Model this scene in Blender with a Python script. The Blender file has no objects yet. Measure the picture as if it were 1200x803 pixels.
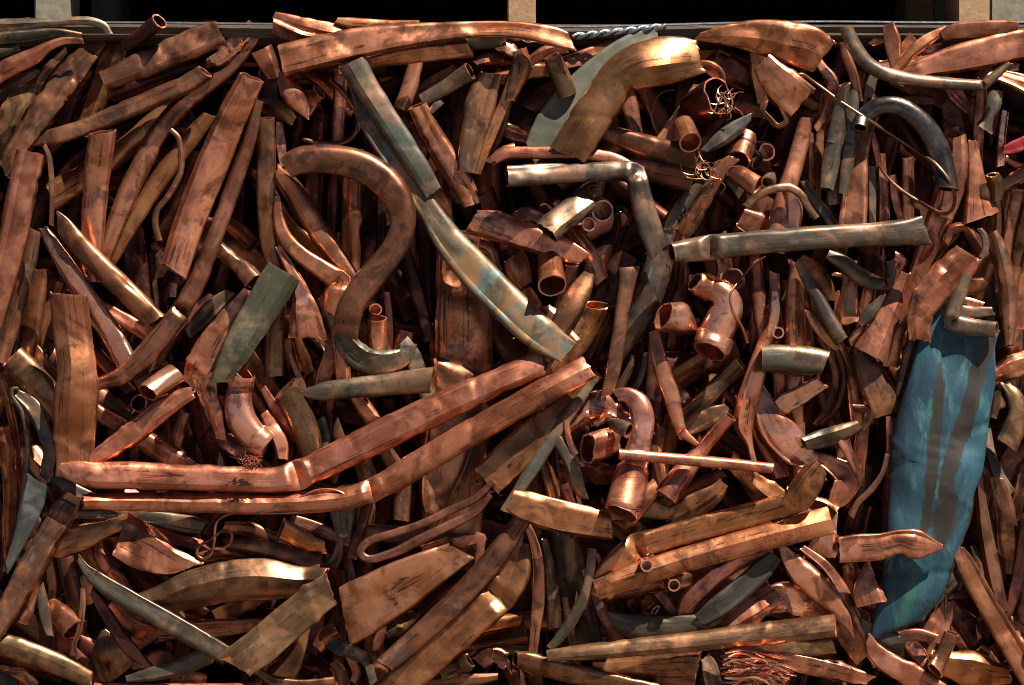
import bpy, bmesh, math, random
import numpy as np
from mathutils import Vector, Matrix, noise
from mathutils.bvhtree import BVHTree

# ------------------------------------------------------------ camera, sky, sun, exposure
CAM_D, CAM_Z = 3.0, 0.52          # metres from the bale face, height of the lens
scene = bpy.context.scene
col = scene.collection
cam_data = bpy.data.cameras.new('camera')
cam_data.lens = 90.0
cam_data.sensor_width = 36.0
cam_data.clip_start = 0.05
cam_data.clip_end = 500.0
cam = bpy.data.objects.new('camera', cam_data)
col.objects.link(cam)
cam.location = (0.0, -CAM_D, CAM_Z)
cam.rotation_euler = (math.radians(90), 0, 0)
scene.camera = cam

SUN_EL, SUN_AZ = math.radians(58), math.radians(46)     # azimuth: to the right of straight in front
world = bpy.data.worlds.new('World')
scene.world = world
world.use_nodes = True
wn = world.node_tree
bg = wn.nodes['Background']
sky = wn.nodes.new('ShaderNodeTexSky')
sky.sky_type = 'NISHITA'
sky.sun_disc = False
sky.sun_elevation = SUN_EL
sky.air_density = 0.12
sky.dust_density = 0.15
sky.sun_rotation = math.pi - SUN_AZ
wn.links.new(sky.outputs[0], bg.inputs[0])
bg.inputs[1].default_value = 0.05
sun_data = bpy.data.lights.new('sun', 'SUN')
sun_data.energy = 5.0
sun_data.angle = math.radians(0.5)
sun_data.color = (1.0, 0.945, 0.87)
sun = bpy.data.objects.new('sun', sun_data)
col.objects.link(sun)
sun_dir = Vector((math.sin(SUN_AZ) * math.cos(SUN_EL), -math.cos(SUN_AZ) * math.cos(SUN_EL), math.sin(SUN_EL)))
sun.rotation_euler = sun_dir.to_track_quat('Z', 'Y').to_euler()
sun.location = sun_dir * 6
vs = scene.view_settings
vs.view_transform = 'Standard'
vs.look = 'None'
vs.exposure = 1.55
vs.gamma = 1.0
vs.use_curve_mapping = False
scene.cycles.filter_width = 1.0
scene.cycles.max_bounces = 8
scene.cycles.glossy_bounces = 5
scene.cycles.diffuse_bounces = 4
scene.cycles.sample_clamp_indirect = 6.0

# one photograph pixel is about one millimetre on the bale face (y = 0); d is millimetres behind it
def W(px, py, d):
    k = (CAM_D + d / 1000.0) / CAM_D
    return ((px - 600.0) / 1000.0 * k, d / 1000.0, CAM_Z + (401.5 - py) / 1000.0 * k)

# ------------------------------------------------------------ materials
def new_mat(name):
    m = bpy.data.materials.new(name)
    m.use_nodes = True
    nt = m.node_tree
    return m, nt, nt.nodes['Principled BSDF'], nt.links

def metal(name, bright, oxide, dark, b_amt=0.4, d_amt=0.4, patina=None, p_amt=0.0, metallic=0.88,
          r0=0.25, r1=0.5, bump=0.12, jitter=0.14):
    m, nt, bs, L = new_mat(name)
    N = nt.nodes.new
    tc = N('ShaderNodeTexCoord'); oi = N('ShaderNodeObjectInfo'); geo = N('ShaderNodeAttribute')
    geo.attribute_name = 'seed'
    seed = N('ShaderNodeMath'); seed.operation = 'MULTIPLY'; seed.inputs[1].default_value = 37.0
    L.new(geo.outputs['Fac'], seed.inputs[0])
    uvn = N('ShaderNodeUVMap'); uvn.uv_map = 'UVMap'
    def tex(vec, scale, detail=4.0, rough=0.6, dist=0.0, xyz=(1, 1, 1)):
        mp = N('ShaderNodeMapping'); mp.inputs['Scale'].default_value = xyz
        L.new(vec, mp.inputs['Vector'])
        t = N('ShaderNodeTexNoise'); t.noise_dimensions = '4D'
        t.inputs['Scale'].default_value = scale; t.inputs['Detail'].default_value = detail
        t.inputs['Roughness'].default_value = rough; t.inputs['Distortion'].default_value = dist
        L.new(mp.outputs[0], t.inputs['Vector']); L.new(seed.outputs[0], t.inputs['W'])
        return t.outputs['Fac']
    def ramp(fac, a, b):
        r = N('ShaderNodeMapRange'); r.interpolation_type = 'SMOOTHSTEP'
        r.inputs[1].default_value = a; r.inputs[2].default_value = b
        L.new(fac, r.inputs[0]); return r.outputs[0]
    def mix(fac, a, b):
        x = N('ShaderNodeMix'); x.data_type = 'RGBA'
        L.new(fac, x.inputs[0])
        for s, v in ((x.inputs[6], a), (x.inputs[7], b)):
            if isinstance(v, tuple): s.default_value = (*v, 1)
            else: L.new(v, s)
        return x.outputs[2]
    def mul(a, b):
        x = N('ShaderNodeMath'); x.operation = 'MULTIPLY'
        for s, v in ((x.inputs[0], a), (x.inputs[1], b)):
            if isinstance(v, (int, float)): s.default_value = v
            else: L.new(v, s)
        return x.outputs[0]
    big = tex(tc.outputs['Object'], 22, 4, 0.6, 0.6)
    mid = tex(tc.outputs['Object'], 70, 5, 0.65, 0.3)
    streak = tex(uvn.outputs[0], 1.0, 5, 0.62, 0.5, (6, 150, 1))
    scr = tex(uvn.outputs[0], 1.0, 3, 0.6, 0.0, (30, 620, 1))
    speck = tex(tc.outputs['Object'], 330, 3, 0.6)
    fb = ramp(big, 0.62 - 0.42 * b_amt, 0.80 - 0.42 * b_amt)
    c = mix(fb, oxide, bright)
    c = mix(mul(ramp(mid, 0.57, 0.66), 0.30), c, dark)
    tarn = tex(tc.outputs['Object'], 13, 5, 0.68, 1.2)
    tcol = tuple(o * .30 + d * .7 for o, d in zip(oxide, dark))
    c = mix(mul(ramp(tarn, 0.53, 0.61), 0.72), c, tcol)
    fd = mul(ramp(streak, 0.68 - 0.22 * d_amt, 0.725 - 0.22 * d_amt), ramp(big, 0.58, 0.47))
    c = mix(mul(fd, 0.88), c, dark)
    c = mix(mul(ramp(scr, 0.64, 0.78), 0.12), c, bright)
    c = mix(mul(ramp(speck, 0.66, 0.76), 0.3), c, dark)
    ln_ = tex(uvn.outputs[0], 1.0, 4, 0.55, 0.25, (2.2, 85, 1))
    ab = N('ShaderNodeMath'); ab.operation = 'SUBTRACT'; ab.inputs[1].default_value = 0.5; L.new(ln_, ab.inputs[0])
    ab2 = N('ShaderNodeMath'); ab2.operation = 'ABSOLUTE'; L.new(ab.outputs[0], ab2.inputs[0])
    c = mix(mul(mul(ramp(ab2.outputs[0], 0.010, 0.003), ramp(big, 0.54, 0.46)), 0.9), c, dark)
    pt = N('ShaderNodeNewGeometry')
    c = mix(mul(ramp(pt.outputs['Pointiness'], 0.53, 0.62), 0.55), c, bright)
    if patina:
        pn = tex(tc.outputs['Object'], 30, 6, 0.7, 0.8)
        fp = ramp(pn, 0.72 - 0.5 * p_amt, 0.86 - 0.5 * p_amt)
        c = mix(mul(fp, 0.85), c, patina)
    # every piece has its own tint
    hs = N('ShaderNodeHueSaturation')
    jit = N('ShaderNodeMapRange'); jit.inputs[3].default_value = 1.0 - jitter * 1.6; jit.inputs[4].default_value = 1.0 + jitter * 1.6
    L.new(geo.outputs['Fac'], jit.inputs[0]); L.new(jit.outputs[0], hs.inputs['Value'])
    w2 = N('ShaderNodeTexWhiteNoise'); w2.noise_dimensions = '1D'; L.new(seed.outputs[0], w2.inputs['W'])
    j2 = N('ShaderNodeMapRange'); j2.inputs[3].default_value = 0.5 - jitter * 0.06; j2.inputs[4].default_value = 0.5 + jitter * 0.035
    L.new(w2.outputs['Value'], j2.inputs[0]); L.new(j2.outputs[0], hs.inputs['Hue'])
    L.new(c, hs.inputs['Color'])
    L.new(hs.outputs[0], bs.inputs['Base Color'])
    mt = N('ShaderNodeMapRange'); mt.inputs[3].default_value = metallic; mt.inputs[4].default_value = metallic * 0.45
    L.new(fd, mt.inputs[0]); L.new(mt.outputs[0], bs.inputs['Metallic'])
    rr = N('ShaderNodeMapRange'); rr.inputs[1].default_value = 0.3; rr.inputs[2].default_value = 0.72
    rr.inputs[3].default_value = r0; rr.inputs[4].default_value = r1
    L.new(mid, rr.inputs[0])
    ra = N('ShaderNodeMath'); ra.operation = 'ADD'; L.new(rr.outputs[0], ra.inputs[0]); L.new(mul(fd, 0.2), ra.inputs[1])
    L.new(ra.outputs[0], bs.inputs['Roughness'])
    hgt = N('ShaderNodeMath'); hgt.operation = 'ADD'; L.new(mul(mid, 0.6), hgt.inputs[0]); L.new(mul(scr, 0.10), hgt.inputs[1])
    h2 = N('ShaderNodeMath'); h2.operation = 'ADD'; L.new(hgt.outputs[0], h2.inputs[0]); L.new(mul(streak, 0.12), h2.inputs[1])
    bp = N('ShaderNodeBump'); bp.inputs['Strength'].default_value = bump; bp.inputs['Distance'].default_value = 0.004
    L.new(h2.outputs[0], bp.inputs['Height']); L.new(bp.outputs[0], bs.inputs['Normal'])
    return m

DK = (0.026, 0.015, 0.011)
MAT = {
 'C': metal('salmon_copper', (0.64, 0.250, 0.130), (0.36, 0.122, 0.053), (0.045, 0.022, 0.021), .5, .5, r0=.24, r1=.42),
 'O': metal('orange_copper', (0.48, 0.192, 0.078), (0.28, 0.098, 0.037), DK, .5, .45, (0.12, 0.078, 0.042), .3, r0=.26, r1=.44),
 'B': metal('brown_copper', (0.38, 0.158, 0.078), (0.19, 0.074, 0.035), DK, .45, .6, (0.115, 0.083, 0.048), .4, .85, .28, .46),
 'D': metal('dark_copper', (0.21, 0.070, 0.040), (0.085, 0.030, 0.020), (0.018, 0.011, 0.010), .4, .5, r0=.25, r1=.5),
 'G': metal('grey_green_copper', (0.28, 0.155, 0.086), (0.108, 0.078, 0.050), (0.026, 0.021, 0.015), .42, .55, (0.100, 0.086, 0.062), .48, .75, .30, .48),
 'Y': metal('olive_brass_copper', (0.34, 0.172, 0.080), (0.175, 0.087, 0.040), (0.036, 0.022, 0.013), .45, .5, (0.12, 0.088, 0.036), .4, .85, .27, .44),
 'S': metal('shiny_copper', (0.72, 0.33, 0.195), (0.46, 0.17, 0.088), (0.08, 0.034, 0.034), .62, .25, r0=.17, r1=.32, bump=.12, metallic=.88),
 'V': metal('verdigris_copper', (0.20, 0.110, 0.060), (0.066, 0.058, 0.040), (0.028, 0.021, 0.015), .42, .6, (0.060, 0.070, 0.053), .48, .55, .36, .58),
 'K': metal('blackened_copper', (0.20, 0.165, 0.135), (0.085, 0.068, 0.055), (0.014, 0.012, 0.012), .4, .3, metallic=.9, r0=.16, r1=.30, bump=.1),
 'L': metal('lead_grey', (0.17, 0.16, 0.14), (0.085, 0.085, 0.077), (0.034, 0.034, 0.034), .4, .6, (0.2, 0.13, 0.085), .3, .6, .32, .55),
 'P': metal('slate_copper', (0.13, 0.10, 0.074), (0.062, 0.052, 0.042), (0.022, 0.019, 0.017), .4, .4, metallic=.5, r0=.38, r1=.6),
 'Q': metal('mossy_copper', (0.17, 0.115, 0.062), (0.060, 0.056, 0.030), (0.018, 0.018, 0.011), .38, .5, (0.20, 0.092, 0.05), .34, .5, .36, .6),
 'H': metal('pale_green_copper', (0.16, 0.128, 0.080), (0.105, 0.096, 0.062), (0.05, 0.044, 0.029), .4, .35, (0.102, 0.104, 0.072), .55, .35, .38, .58, jitter=.02),
 'N': metal('golden_bronze', (0.36, 0.168, 0.072), (0.235, 0.095, 0.036), (0.07, 0.03, 0.018), .6, .3, r0=.24, r1=.42, jitter=.02),
 'T': metal('turquoise_stained_brass', (0.25, 0.135, 0.06), (0.125, 0.08, 0.042), (0.032, 0.022, 0.015), .5, .6, (0.085, 0.150, 0.128), .46, .55, .26, .48, jitter=.02),
 'R': metal('red_plastic', (0.26, 0.016, 0.02), (0.2, 0.012, 0.014), (0.15, 0.01, 0.01), metallic=0.0, r0=.3, r1=.5, jitter=0),
}

def blue_mat():
    m, nt, bs, L = new_mat('blue_patina')
    N = nt.nodes.new
    uvn = N('ShaderNodeUVMap'); uvn.uv_map = 'UVMap'
    tc = N('ShaderNodeTexCoord')
    def tex(vec, xyz, detail=5, rough=.65, dist=.4, w=0.0):
        mp = N('ShaderNodeMapping'); mp.inputs['Scale'].default_value = xyz; L.new(vec, mp.inputs['Vector'])
        mp.inputs['Location'].default_value = (w, w * 1.7, 0)
        t = N('ShaderNodeTexNoise'); t.inputs['Scale'].default_value = 1; t.inputs['Detail'].default_value = detail
        t.inputs['Roughness'].default_value = rough; t.inputs['Distortion'].default_value = dist
        L.new(mp.outputs[0], t.inputs['Vector']); return t.outputs['Fac']
    def ramp(f, a, b):
        r = N('ShaderNodeMapRange'); r.interpolation_type = 'SMOOTHSTEP'
        r.inputs[1].default_value = a; r.inputs[2].default_value = b; L.new(f, r.inputs[0]); return r.outputs[0]
    def mix(f, a, b):
        x = N('ShaderNodeMix'); x.data_type = 'RGBA'; L.new(f, x.inputs[0])
        for s, v in ((x.inputs[6], a), (x.inputs[7], b)):
            if isinstance(v, tuple): s.default_value = (*v, 1)
            else: L.new(v, s)
        return x.outputs[2]
    uv = uvn.outputs[0]; ob = tc.outputs['Object']
    c = mix(ramp(tex(ob, (26, 26, 12)), .36, .62), (0.011, 0.037, 0.056), (0.025, 0.076, 0.096))
    c = mix(ramp(tex(ob, (40, 40, 16), w=3.0), .50, .70), c, (0.068, 0.162, 0.160))
    edge = tex(ob, (55, 55, 30), 6, .7, .6, 2.0)
    def stain(cx, cz, wx, wz, rot, colr, soft):  # ragged colour ellipse, for stains and for painted shade
        nonlocal c
        mp = N('ShaderNodeMapping'); mp.vector_type = 'TEXTURE'
        mp.inputs['Location'].default_value = (cx, 0, cz); mp.inputs['Rotation'].default_value = (0, rot, 0)
        mp.inputs['Scale'].default_value = (wx, 9.0, wz)
        L.new(ob, mp.inputs['Vector'])
        ln = N('ShaderNodeVectorMath'); ln.operation = 'LENGTH'; L.new(mp.outputs[0], ln.inputs[0])
        ad = N('ShaderNodeMath'); ad.operation = 'MULTIPLY_ADD'; ad.inputs[1].default_value = 1.6; L.new(edge, ad.inputs[0]); L.new(ln.outputs['Value'], ad.inputs[2])
        c = mix(ramp(ad.outputs[0], 1.80 + soft, 1.80 - soft), c, colr)
    BR = (0.030, 0.025, 0.019)
    stain(-0.002, 0.035, .008, .115, math.radians(5), BR, .12)
    stain(0.038, 0.075, .011, .125, math.radians(17), BR, .12)
    stain(0.012, -0.05, .014, .035, math.radians(10), BR, .25)
    stain(-0.05, 0.02, .014, .20, math.radians(6), (0.010, 0.022, 0.033), .5)  # shade of the curved left side, painted as darker blue
    stain(-0.03, -0.150, .007, .045, math.radians(16), (0.028, 0.105, 0.078), .5)
    c = mix(ramp(tex(uv, (14, 40, 1), w=11.0), .66, .74), c, (0.15, 0.07, 0.04))
    c = mix(ramp(tex(ob, (30, 30, 9), w=5.0), .60, .70), c, (0.03, 0.14, 0.095))
    c = mix(ramp(tex(ob, (240, 240, 160), 3), .60, .78), c, (0.03, 0.04, 0.045))
    L.new(c, bs.inputs['Base Color'])
    bs.inputs['Metallic'].default_value = 0.25
    bs.inputs['Roughness'].default_value = 0.5
    bp = N('ShaderNodeBump'); bp.inputs['Strength'].default_value = .18; bp.inputs['Distance'].default_value = .003
    L.new(tex(ob, (120, 120, 40)), bp.inputs['Height']); L.new(bp.outputs[0], bs.inputs['Normal'])
    return m
MAT['U'] = blue_mat()

def simple(name, base, rough, metallic=0.0, var=0.35, scale=60.0, xyz=(1, 1, 1), bump=0.3):
    m, nt, bs, L = new_mat(name)
    N = nt.nodes.new
    tc = N('ShaderNodeTexCoord'); mp = N('ShaderNodeMapping'); mp.inputs['Scale'].default_value = xyz
    L.new(tc.outputs['Object'], mp.inputs['Vector'])
    t = N('ShaderNodeTexNoise'); t.inputs['Scale'].default_value = scale; t.inputs['Detail'].default_value = 7
    t.inputs['Roughness'].default_value = .65
    L.new(mp.outputs[0], t.inputs['Vector'])
    r = N('ShaderNodeMapRange'); r.inputs[1].default_value = .3; r.inputs[2].default_value = .7; L.new(t.outputs['Fac'], r.inputs[0])
    x = N('ShaderNodeMix'); x.data_type = 'RGBA'; L.new(r.outputs[0], x.inputs[0])
    x.inputs[6].default_value = (*[v * (1 - var) for v in base], 1); x.inputs[7].default_value = (*[v * (1 + var) for v in base], 1)
    L.new(x.outputs[2], bs.inputs['Base Color'])
    bs.inputs['Roughness'].default_value = rough; bs.inputs['Metallic'].default_value = metallic
    bp = N('ShaderNodeBump'); bp.inputs['Strength'].default_value = bump; bp.inputs['Distance'].default_value = .003
    L.new(t.outputs['Fac'], bp.inputs['Height']); L.new(bp.outputs[0], bs.inputs['Normal'])
    return m
M_WOOD = simple('pallet_wood', (0.09, 0.06, 0.034), .75, 0, .5, 14, (2, 12, 30))
M_WOOD_SHADE = simple('shaded_pallet_wood', (0.03, 0.02, 0.013), .8, 0, .5, 14, (2, 12, 30))  # shade painted in: pallet wood darkened so the gap stays black
M_WOOD2 = simple('fresh_pallet_block', (0.22, 0.125, 0.055), .75, 0, .25, 90)
M_CHIP = simple('grey_chip_block', (0.125, 0.105, 0.072), .85, 0, .35, 70)
M_STEEL = simple('galvanised_steel', (0.24, 0.245, 0.26), .34, .9, .25, 80)
M_GROUND = simple('concrete_yard', (0.065, 0.058, 0.05), .9, 0, .3, 7)
M_BAND = simple('black_band', (0.016, 0.014, 0.013), .6, 0, .3, 200)
M_INK = simple('red_ink', (0.26, 0.028, 0.024), .6, 0, .4, 260)
M_RED = simple('rust_red_shreds', (0.22, 0.05, 0.03), .5, .4, .4, 90)
# ------------------------------------------------------------ crushed-pipe builder
TAU = 2 * math.pi
def catmull(P, ds):
    """P: (n, k) control rows -> dense rows, chord-length Catmull-Rom"""
    P = np.asarray(P, float)
    n = len(P)
    if n == 2:
        d = np.hypot(*(P[1, :2] - P[0, :2])) + abs(P[1, 3] - P[0, 3])
        m = max(2, int(d / ds) + 1)
        t = np.linspace(0, 1, m)[:, None]
        return P[0] * (1 - t) + P[1] * t
    Q = np.vstack([2 * P[0] - P[1], P, 2 * P[-1] - P[-2]])
    Q[:, 2] = np.maximum(Q[:, 2], 1.0)
    out = []
    for i in range(1, n):
        p0, p1, p2, p3 = Q[i - 1], Q[i], Q[i + 1], Q[i + 2]
        ch = lambda a, b: max(1e-3, np.linalg.norm((b - a)[[0, 1, 3]]) ** 0.5)
        t0 = 0; t1 = ch(p0, p1); t2 = t1 + ch(p1, p2); t3 = t2 + ch(p2, p3)
        m = max(1, int(round(np.linalg.norm((p2 - p1)[[0, 1, 3]]) / ds)))
        for j in range(m):
            t = t1 + (t2 - t1) * j / m
            A1 = (t1 - t) / (t1 - t0) * p0 + (t - t0) / (t1 - t0) * p1
            A2 = (t2 - t) / (t2 - t1) * p1 + (t - t1) / (t2 - t1) * p2
            A3 = (t3 - t) / (t3 - t2) * p2 + (t - t2) / (t3 - t2) * p3
            B1 = (t2 - t) / (t2 - t0) * A1 + (t - t0) / (t2 - t0) * A2
            B2 = (t3 - t) / (t3 - t1) * A2 + (t - t1) / (t3 - t1) * A3
            out.append((t2 - t) / (t2 - t1) * B1 + (t - t1) / (t2 - t1) * B2)
    out.append(P[-1])
    out = np.array(out)
    out[:, 2] = np.clip(out[:, 2], P[:, 2].min() * 0.9, P[:, 2].max() * 1.08)
    return out

def centreline(pts, kinks, ds):
    runs, cur = [], [pts[0]]
    for p, k in zip(pts[1:], kinks[1:]):
        cur.append(p)
        if k:
            runs.append(cur); cur = [p]
    runs.append(cur)
    rows, kidx = None, []
    for r in runs:
        if len(r) < 2: continue
        d = catmull(r, ds)
        if rows is None: rows = d
        else:
            kidx.append(len(rows) - 1)
            rows = np.vstack([rows, d[1:]])
    return rows, kidx

# depth map of what is already laid down (4 mm cells); pieces are laid from the back to the front
CELL, GX0, GY0 = 4.0, -240, -120
HM = np.full((300, 430), 135.0)
def base_depth(l): return float(np.interp(l, [-1, 0, 1, 2, 3, 4], [-24, 2, 24, 52, 80, 106]))

def settle(rows, b, layer, nrm):
    """depth of every ring so that the piece rests on the ones behind it"""
    n = len(rows)
    req = np.full(n, 1e3)
    cells = []
    for i in range(n):
        a = max(rows[i, 2] / 2, 1.0)
        o = np.arange(-a * .8, a * .8 + .1, min(4.0, a * .8))
        cx = ((rows[i, 0] + nrm[i, 0] * o - GX0) / CELL).astype(int).clip(0, 429)
        cy = ((rows[i, 1] + nrm[i, 1] * o - GY0) / CELL).astype(int).clip(0, 299)
        zh = b[i] * np.sqrt(np.maximum(0, 1 - (o / a) ** 2))
        req[i] = (HM[cy, cx] - zh).min() + 3.0
        cells.append((cy, cx, zh))
    base = base_depth(layer)
    thin = rows[:, 2].max() < 6
    c = np.clip(req, base - 40, base + (48 if thin else 22))
    # stiff pipe: mostly a straight tilt resting on the highest spots, only a little sag
    if n > 4 and not thin:
        sx = np.linspace(-1, 1, n)
        best = None
        for sl in np.linspace(-18, 18, 13):
            h0 = (c - sl * sx).min()
            sc_ = h0 - .25 * abs(sl)
            if best is None or sc_ > best[0]: best = (sc_, h0 + sl * sx)
        lin = best[1]
        c = lin + .45 * np.minimum(c - lin, 30)
    sp = max(1.0, np.hypot(*np.diff(rows[:, :2], axis=0).T).mean() if n > 1 else 1.0)
    k = max(1, int((9 if thin else 26) / sp))
    pad = np.pad(c, k, mode='edge')
    c = np.array([pad[i:i + 2 * k + 1].min() for i in range(n)])
    for _ in range(2):
        k2 = max(1, int((12 if thin else 30) / sp))
        pad = np.pad(c, k2, mode='edge')
        c = np.convolve(pad, np.ones(2 * k2 + 1) / (2 * k2 + 1), 'valid')
    return c, cells

def nz(x, y=0.0, z=0.0):
    return noise.noise(Vector((x, y, z)))

def pipe_geo(pts, kinks, flat, ends, layer, amp, roll, seed, ds=5.0, N=20, wall=1.5, hm=True, fixed=None):
    if flat < .5: flat = flat * 1.2 + .02
    rng = random.Random(seed)
    wmax = max(p[2] for p in pts)
    if wmax < 9: N = min(N, 10)
    ds = min(ds, max(2.2, wmax * .32))
    rows, kidx = centreline(pts, kinks, ds)
    n = len(rows)
    xy = rows[:, :2]
    t2 = np.gradient(xy, axis=0) if n > 1 else np.array([[1.0, 0]])
    # 3-D tangents (dz given for pieces that come out of the bale)
    dz = rows[:, 3]
    facing = np.ptp(dz) > 12
    nrm = np.stack([-t2[:, 1], t2[:, 0]], 1)
    ln = np.linalg.norm(nrm, axis=1)[:, None]
    nrm = np.where(ln > 1e-4, nrm / np.maximum(ln, 1e-4), np.array([[1.0, 0.0]]))
    s = np.concatenate([[0], np.cumsum(np.sqrt((np.diff(xy, axis=0) ** 2).sum(1) + np.diff(dz) ** 2))])
    Ltot = s[-1]
    a = rows[:, 2] / 2
    so = rng.uniform(0, 900)
    # outline is never quite even
    a = a * np.array([1 + .022 * amp * nz(so + v / 34) + .012 * amp * nz(so + 50 + v / 9) for v in s])
    fl = np.full(n, flat)
    fl = fl * np.array([1 + .3 * min(amp, 1.5) * (1 - flat * .8) * nz(so + 90 + v / 55) for v in s])
    L_e = min(38.0, Ltot * .4)
    for e, dist in ((ends[0], s), (ends[1], Ltot - s)):
        if e == 'f':
            fl = fl * (0.22 + .78 * np.clip(dist / L_e, 0, 1) ** .7)
        if e == 'p':
            fl = fl * (0.5 + .5 * np.clip(dist / L_e, 0, 1))
    for ki in kidx:
        dk = np.abs(s - s[ki]); ww = rows[ki, 2]
        fl = fl * (1 - .45 * np.exp(-(dk / (ww * .33)) ** 2))
        a = a * (1 + .05 * np.exp(-(dk / (ww * .3)) ** 2))
    b = np.maximum(a * fl, min(1.3, wmax * .4))
    cells = None
    if fixed is not None:
        c = np.full(n, fixed) + dz
    elif facing:
        near = rows[int(np.argmin(dz))]
        gx = int((near[0] - GX0) / CELL); gy = int((near[1] - GY0) / CELL)
        loc = HM[max(0, gy - 2):gy + 3, max(0, gx - 2):gx + 3].min()
        c = min(max(loc - 4, base_depth(layer) - 24), base_depth(layer) + 12) + dz
        _, cells = settle(rows, b, layer, nrm)
    else:
        c, cells = settle(rows, b, layer, nrm)
        c = c + dz
    if hm and cells:
        for i in range(n):
            cy, cx, zh = cells[i]
            np.minimum.at(HM, (cy, cx), c[i] - zh)
    ctr = np.column_stack([xy, c])
    T = np.gradient(ctr, axis=0)
    T /= np.maximum(np.linalg.norm(T, axis=1), 1e-6)[:, None]
    NN = np.column_stack([nrm, np.zeros(n)])
    NN -= (NN * T).sum(1)[:, None] * T
    NN /= np.linalg.norm(NN, axis=1)[:, None]
    BB = np.cross(NN, T)
    if facing:
        pass
    elif BB[:, 2].mean() > 0:
        BB = -BB
    rl = math.radians(roll) + np.array([.07 * min(amp, 1.5) * nz(so + 300 + v / 150) for v in s])
    cr, sr = np.cos(rl)[:, None], np.sin(rl)[:, None]
    U = NN * cr + BB * sr
    V = BB * cr - NN * sr
    th = np.arange(N) / N * TAU
    ex = 2.0 if flat > .85 else (2.5 if flat > .5 else 3.2)
    ct, st = np.cos(th), np.sin(th)
    X = np.sign(ct) * np.abs(ct) ** (2 / ex); Z = np.sign(st) * np.abs(st) ** (2 / ex)
    # dents, long creases and pressed-in front
    D = np.zeros((n, N))
    crk = [(rng.uniform(0, TAU), rng.uniform(.18, .4), rng.uniform(-.13, .09) * amp) for _ in range(3)]
    crk += [(math.pi / 2 + rng.uniform(-.5, .5), rng.uniform(.25, .5), rng.uniform(-.16, -.02) * amp * (1.1 - .6 * flat)) for _ in range(2)]
    sharp = amp > 1.15
    for q, (t0, wd, A) in enumerate(crk):
        g = np.array([max(0.0, .55 + 1.1 * nz(so + 17 * q + v / 45)) for v in s])
        drift = np.array([.5 * nz(so + 31 * q + 7 + v / 80) for v in s])
        dth = np.angle(np.exp(1j * (th[None, :] - t0 - drift[:, None])))
        prof = np.exp(-np.abs(dth) / wd) if (q % 2 or sharp) else np.exp(-(dth / wd) ** 2)
        D += A * g[:, None] * prof
    for q in range(int(2 + Ltot / 40 * min(amp, 2))):
        s0 = rng.uniform(0, Ltot); t0 = rng.uniform(0, TAU); ws = rng.uniform(.12, .4) * wmax; wt = rng.uniform(.3, .8)
        A = rng.uniform(-.11, .02) * amp
        dth = np.angle(np.exp(1j * (th - t0)))
        D += A * np.exp(-((s - s0) / ws) ** 2)[:, None] * np.exp(-(dth / wt) ** 2)[None, :]
    if amp > .25:
        k1 = 1 / (wmax * .55 + 6)
        for i in range(n):
            for j in range(N):
                px = X[j] * a[i]; pz = Z[j] * b[i]
                D[i, j] += (.018 + .03 * max(0, amp - .9)) * amp * nz(so + s[i] * k1, px * k1 * 1.3, 20 + pz * k1)
                if amp > 1.15:
                    r = 1 - abs(nz(so + 60 + s[i] * k1 * 1.4, px * k1 * 1.6, pz * k1 * 1.6)) * 2
                    D[i, j] -= .10 * (amp - .8) * max(0, r) ** 3
    # sharp buckles across the squeezed wall
    if amp > .55 and wmax > 12:
        for q in range(int(rng.random() + Ltot / 75 * amp * (1.3 - flat))):
            s0 = rng.uniform(.08, .92) * Ltot; kk = rng.uniform(-.8, .8); wd = rng.uniform(4.0, 10.0)
            A = rng.choice((-1, -1, 1)) * rng.uniform(.025, .075) * min(amp, 1.5)
            pos = np.abs(s[:, None] - s0 - kk * X[None, :] * wmax / 2)
            D += A * np.maximum(0, 1 - pos / wd) * np.where(Z[None, :] > -.1, 1, .2)
    D = np.clip(D, -.32, .28)
    nx = ct[None, :] * b[:, None]; nzv = st[None, :] * a[:, None]
    nl = np.sqrt(nx ** 2 + nzv ** 2) + 1e-6
    lx = X[None, :] * a[:, None] + nx / nl * D * 2 * a[:, None] * .8
    lz = Z[None, :] * b[:, None] + nzv / nl * D * 2 * a[:, None] * (.35 + .65 * flat)
    # flattened pipes are pressed into two facets that meet in a ridge or a groove
    sharp_cols = []
    if flat < .7:
        j0 = rng.randrange(int(N * .14), int(N * .37) + 1)
        x0 = X[j0]
        A = rng.choice((-.5, .55, .85, 1.0)) * rng.uniform(.6, 1.0)
        As = A * np.array([max(0.3, .85 + .5 * nz(so + 760 + v / 90)) for v in s])
        roof = 1 - np.abs(X - x0) / np.where(X > x0, 1 - x0, 1 + x0)
        lz += (np.where(Z > 0, 1.0, 0.0) * (roof - .45) * np.minimum(1, np.abs(Z) * 1.5))[None, :] * b[:, None] * As[:, None]
        sharp_cols.append(j0)
    # a kinked pipe folds: a sharp notch on the front with a raised lip on either side
    for ki in kidx:
        ww = rows[ki, 2]
        dk = (s - s[ki]) / (ww * .16)
        f_ = 1 - .75 * np.exp(-dk ** 2) + .30 * np.exp(-((np.abs(dk) - 2.2) / 1.1) ** 2)
        lz = np.where(Z[None, :] > 0, lz * f_[:, None], lz)
    # slanted / ragged cut ends
    shift = np.zeros((n, N))
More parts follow.
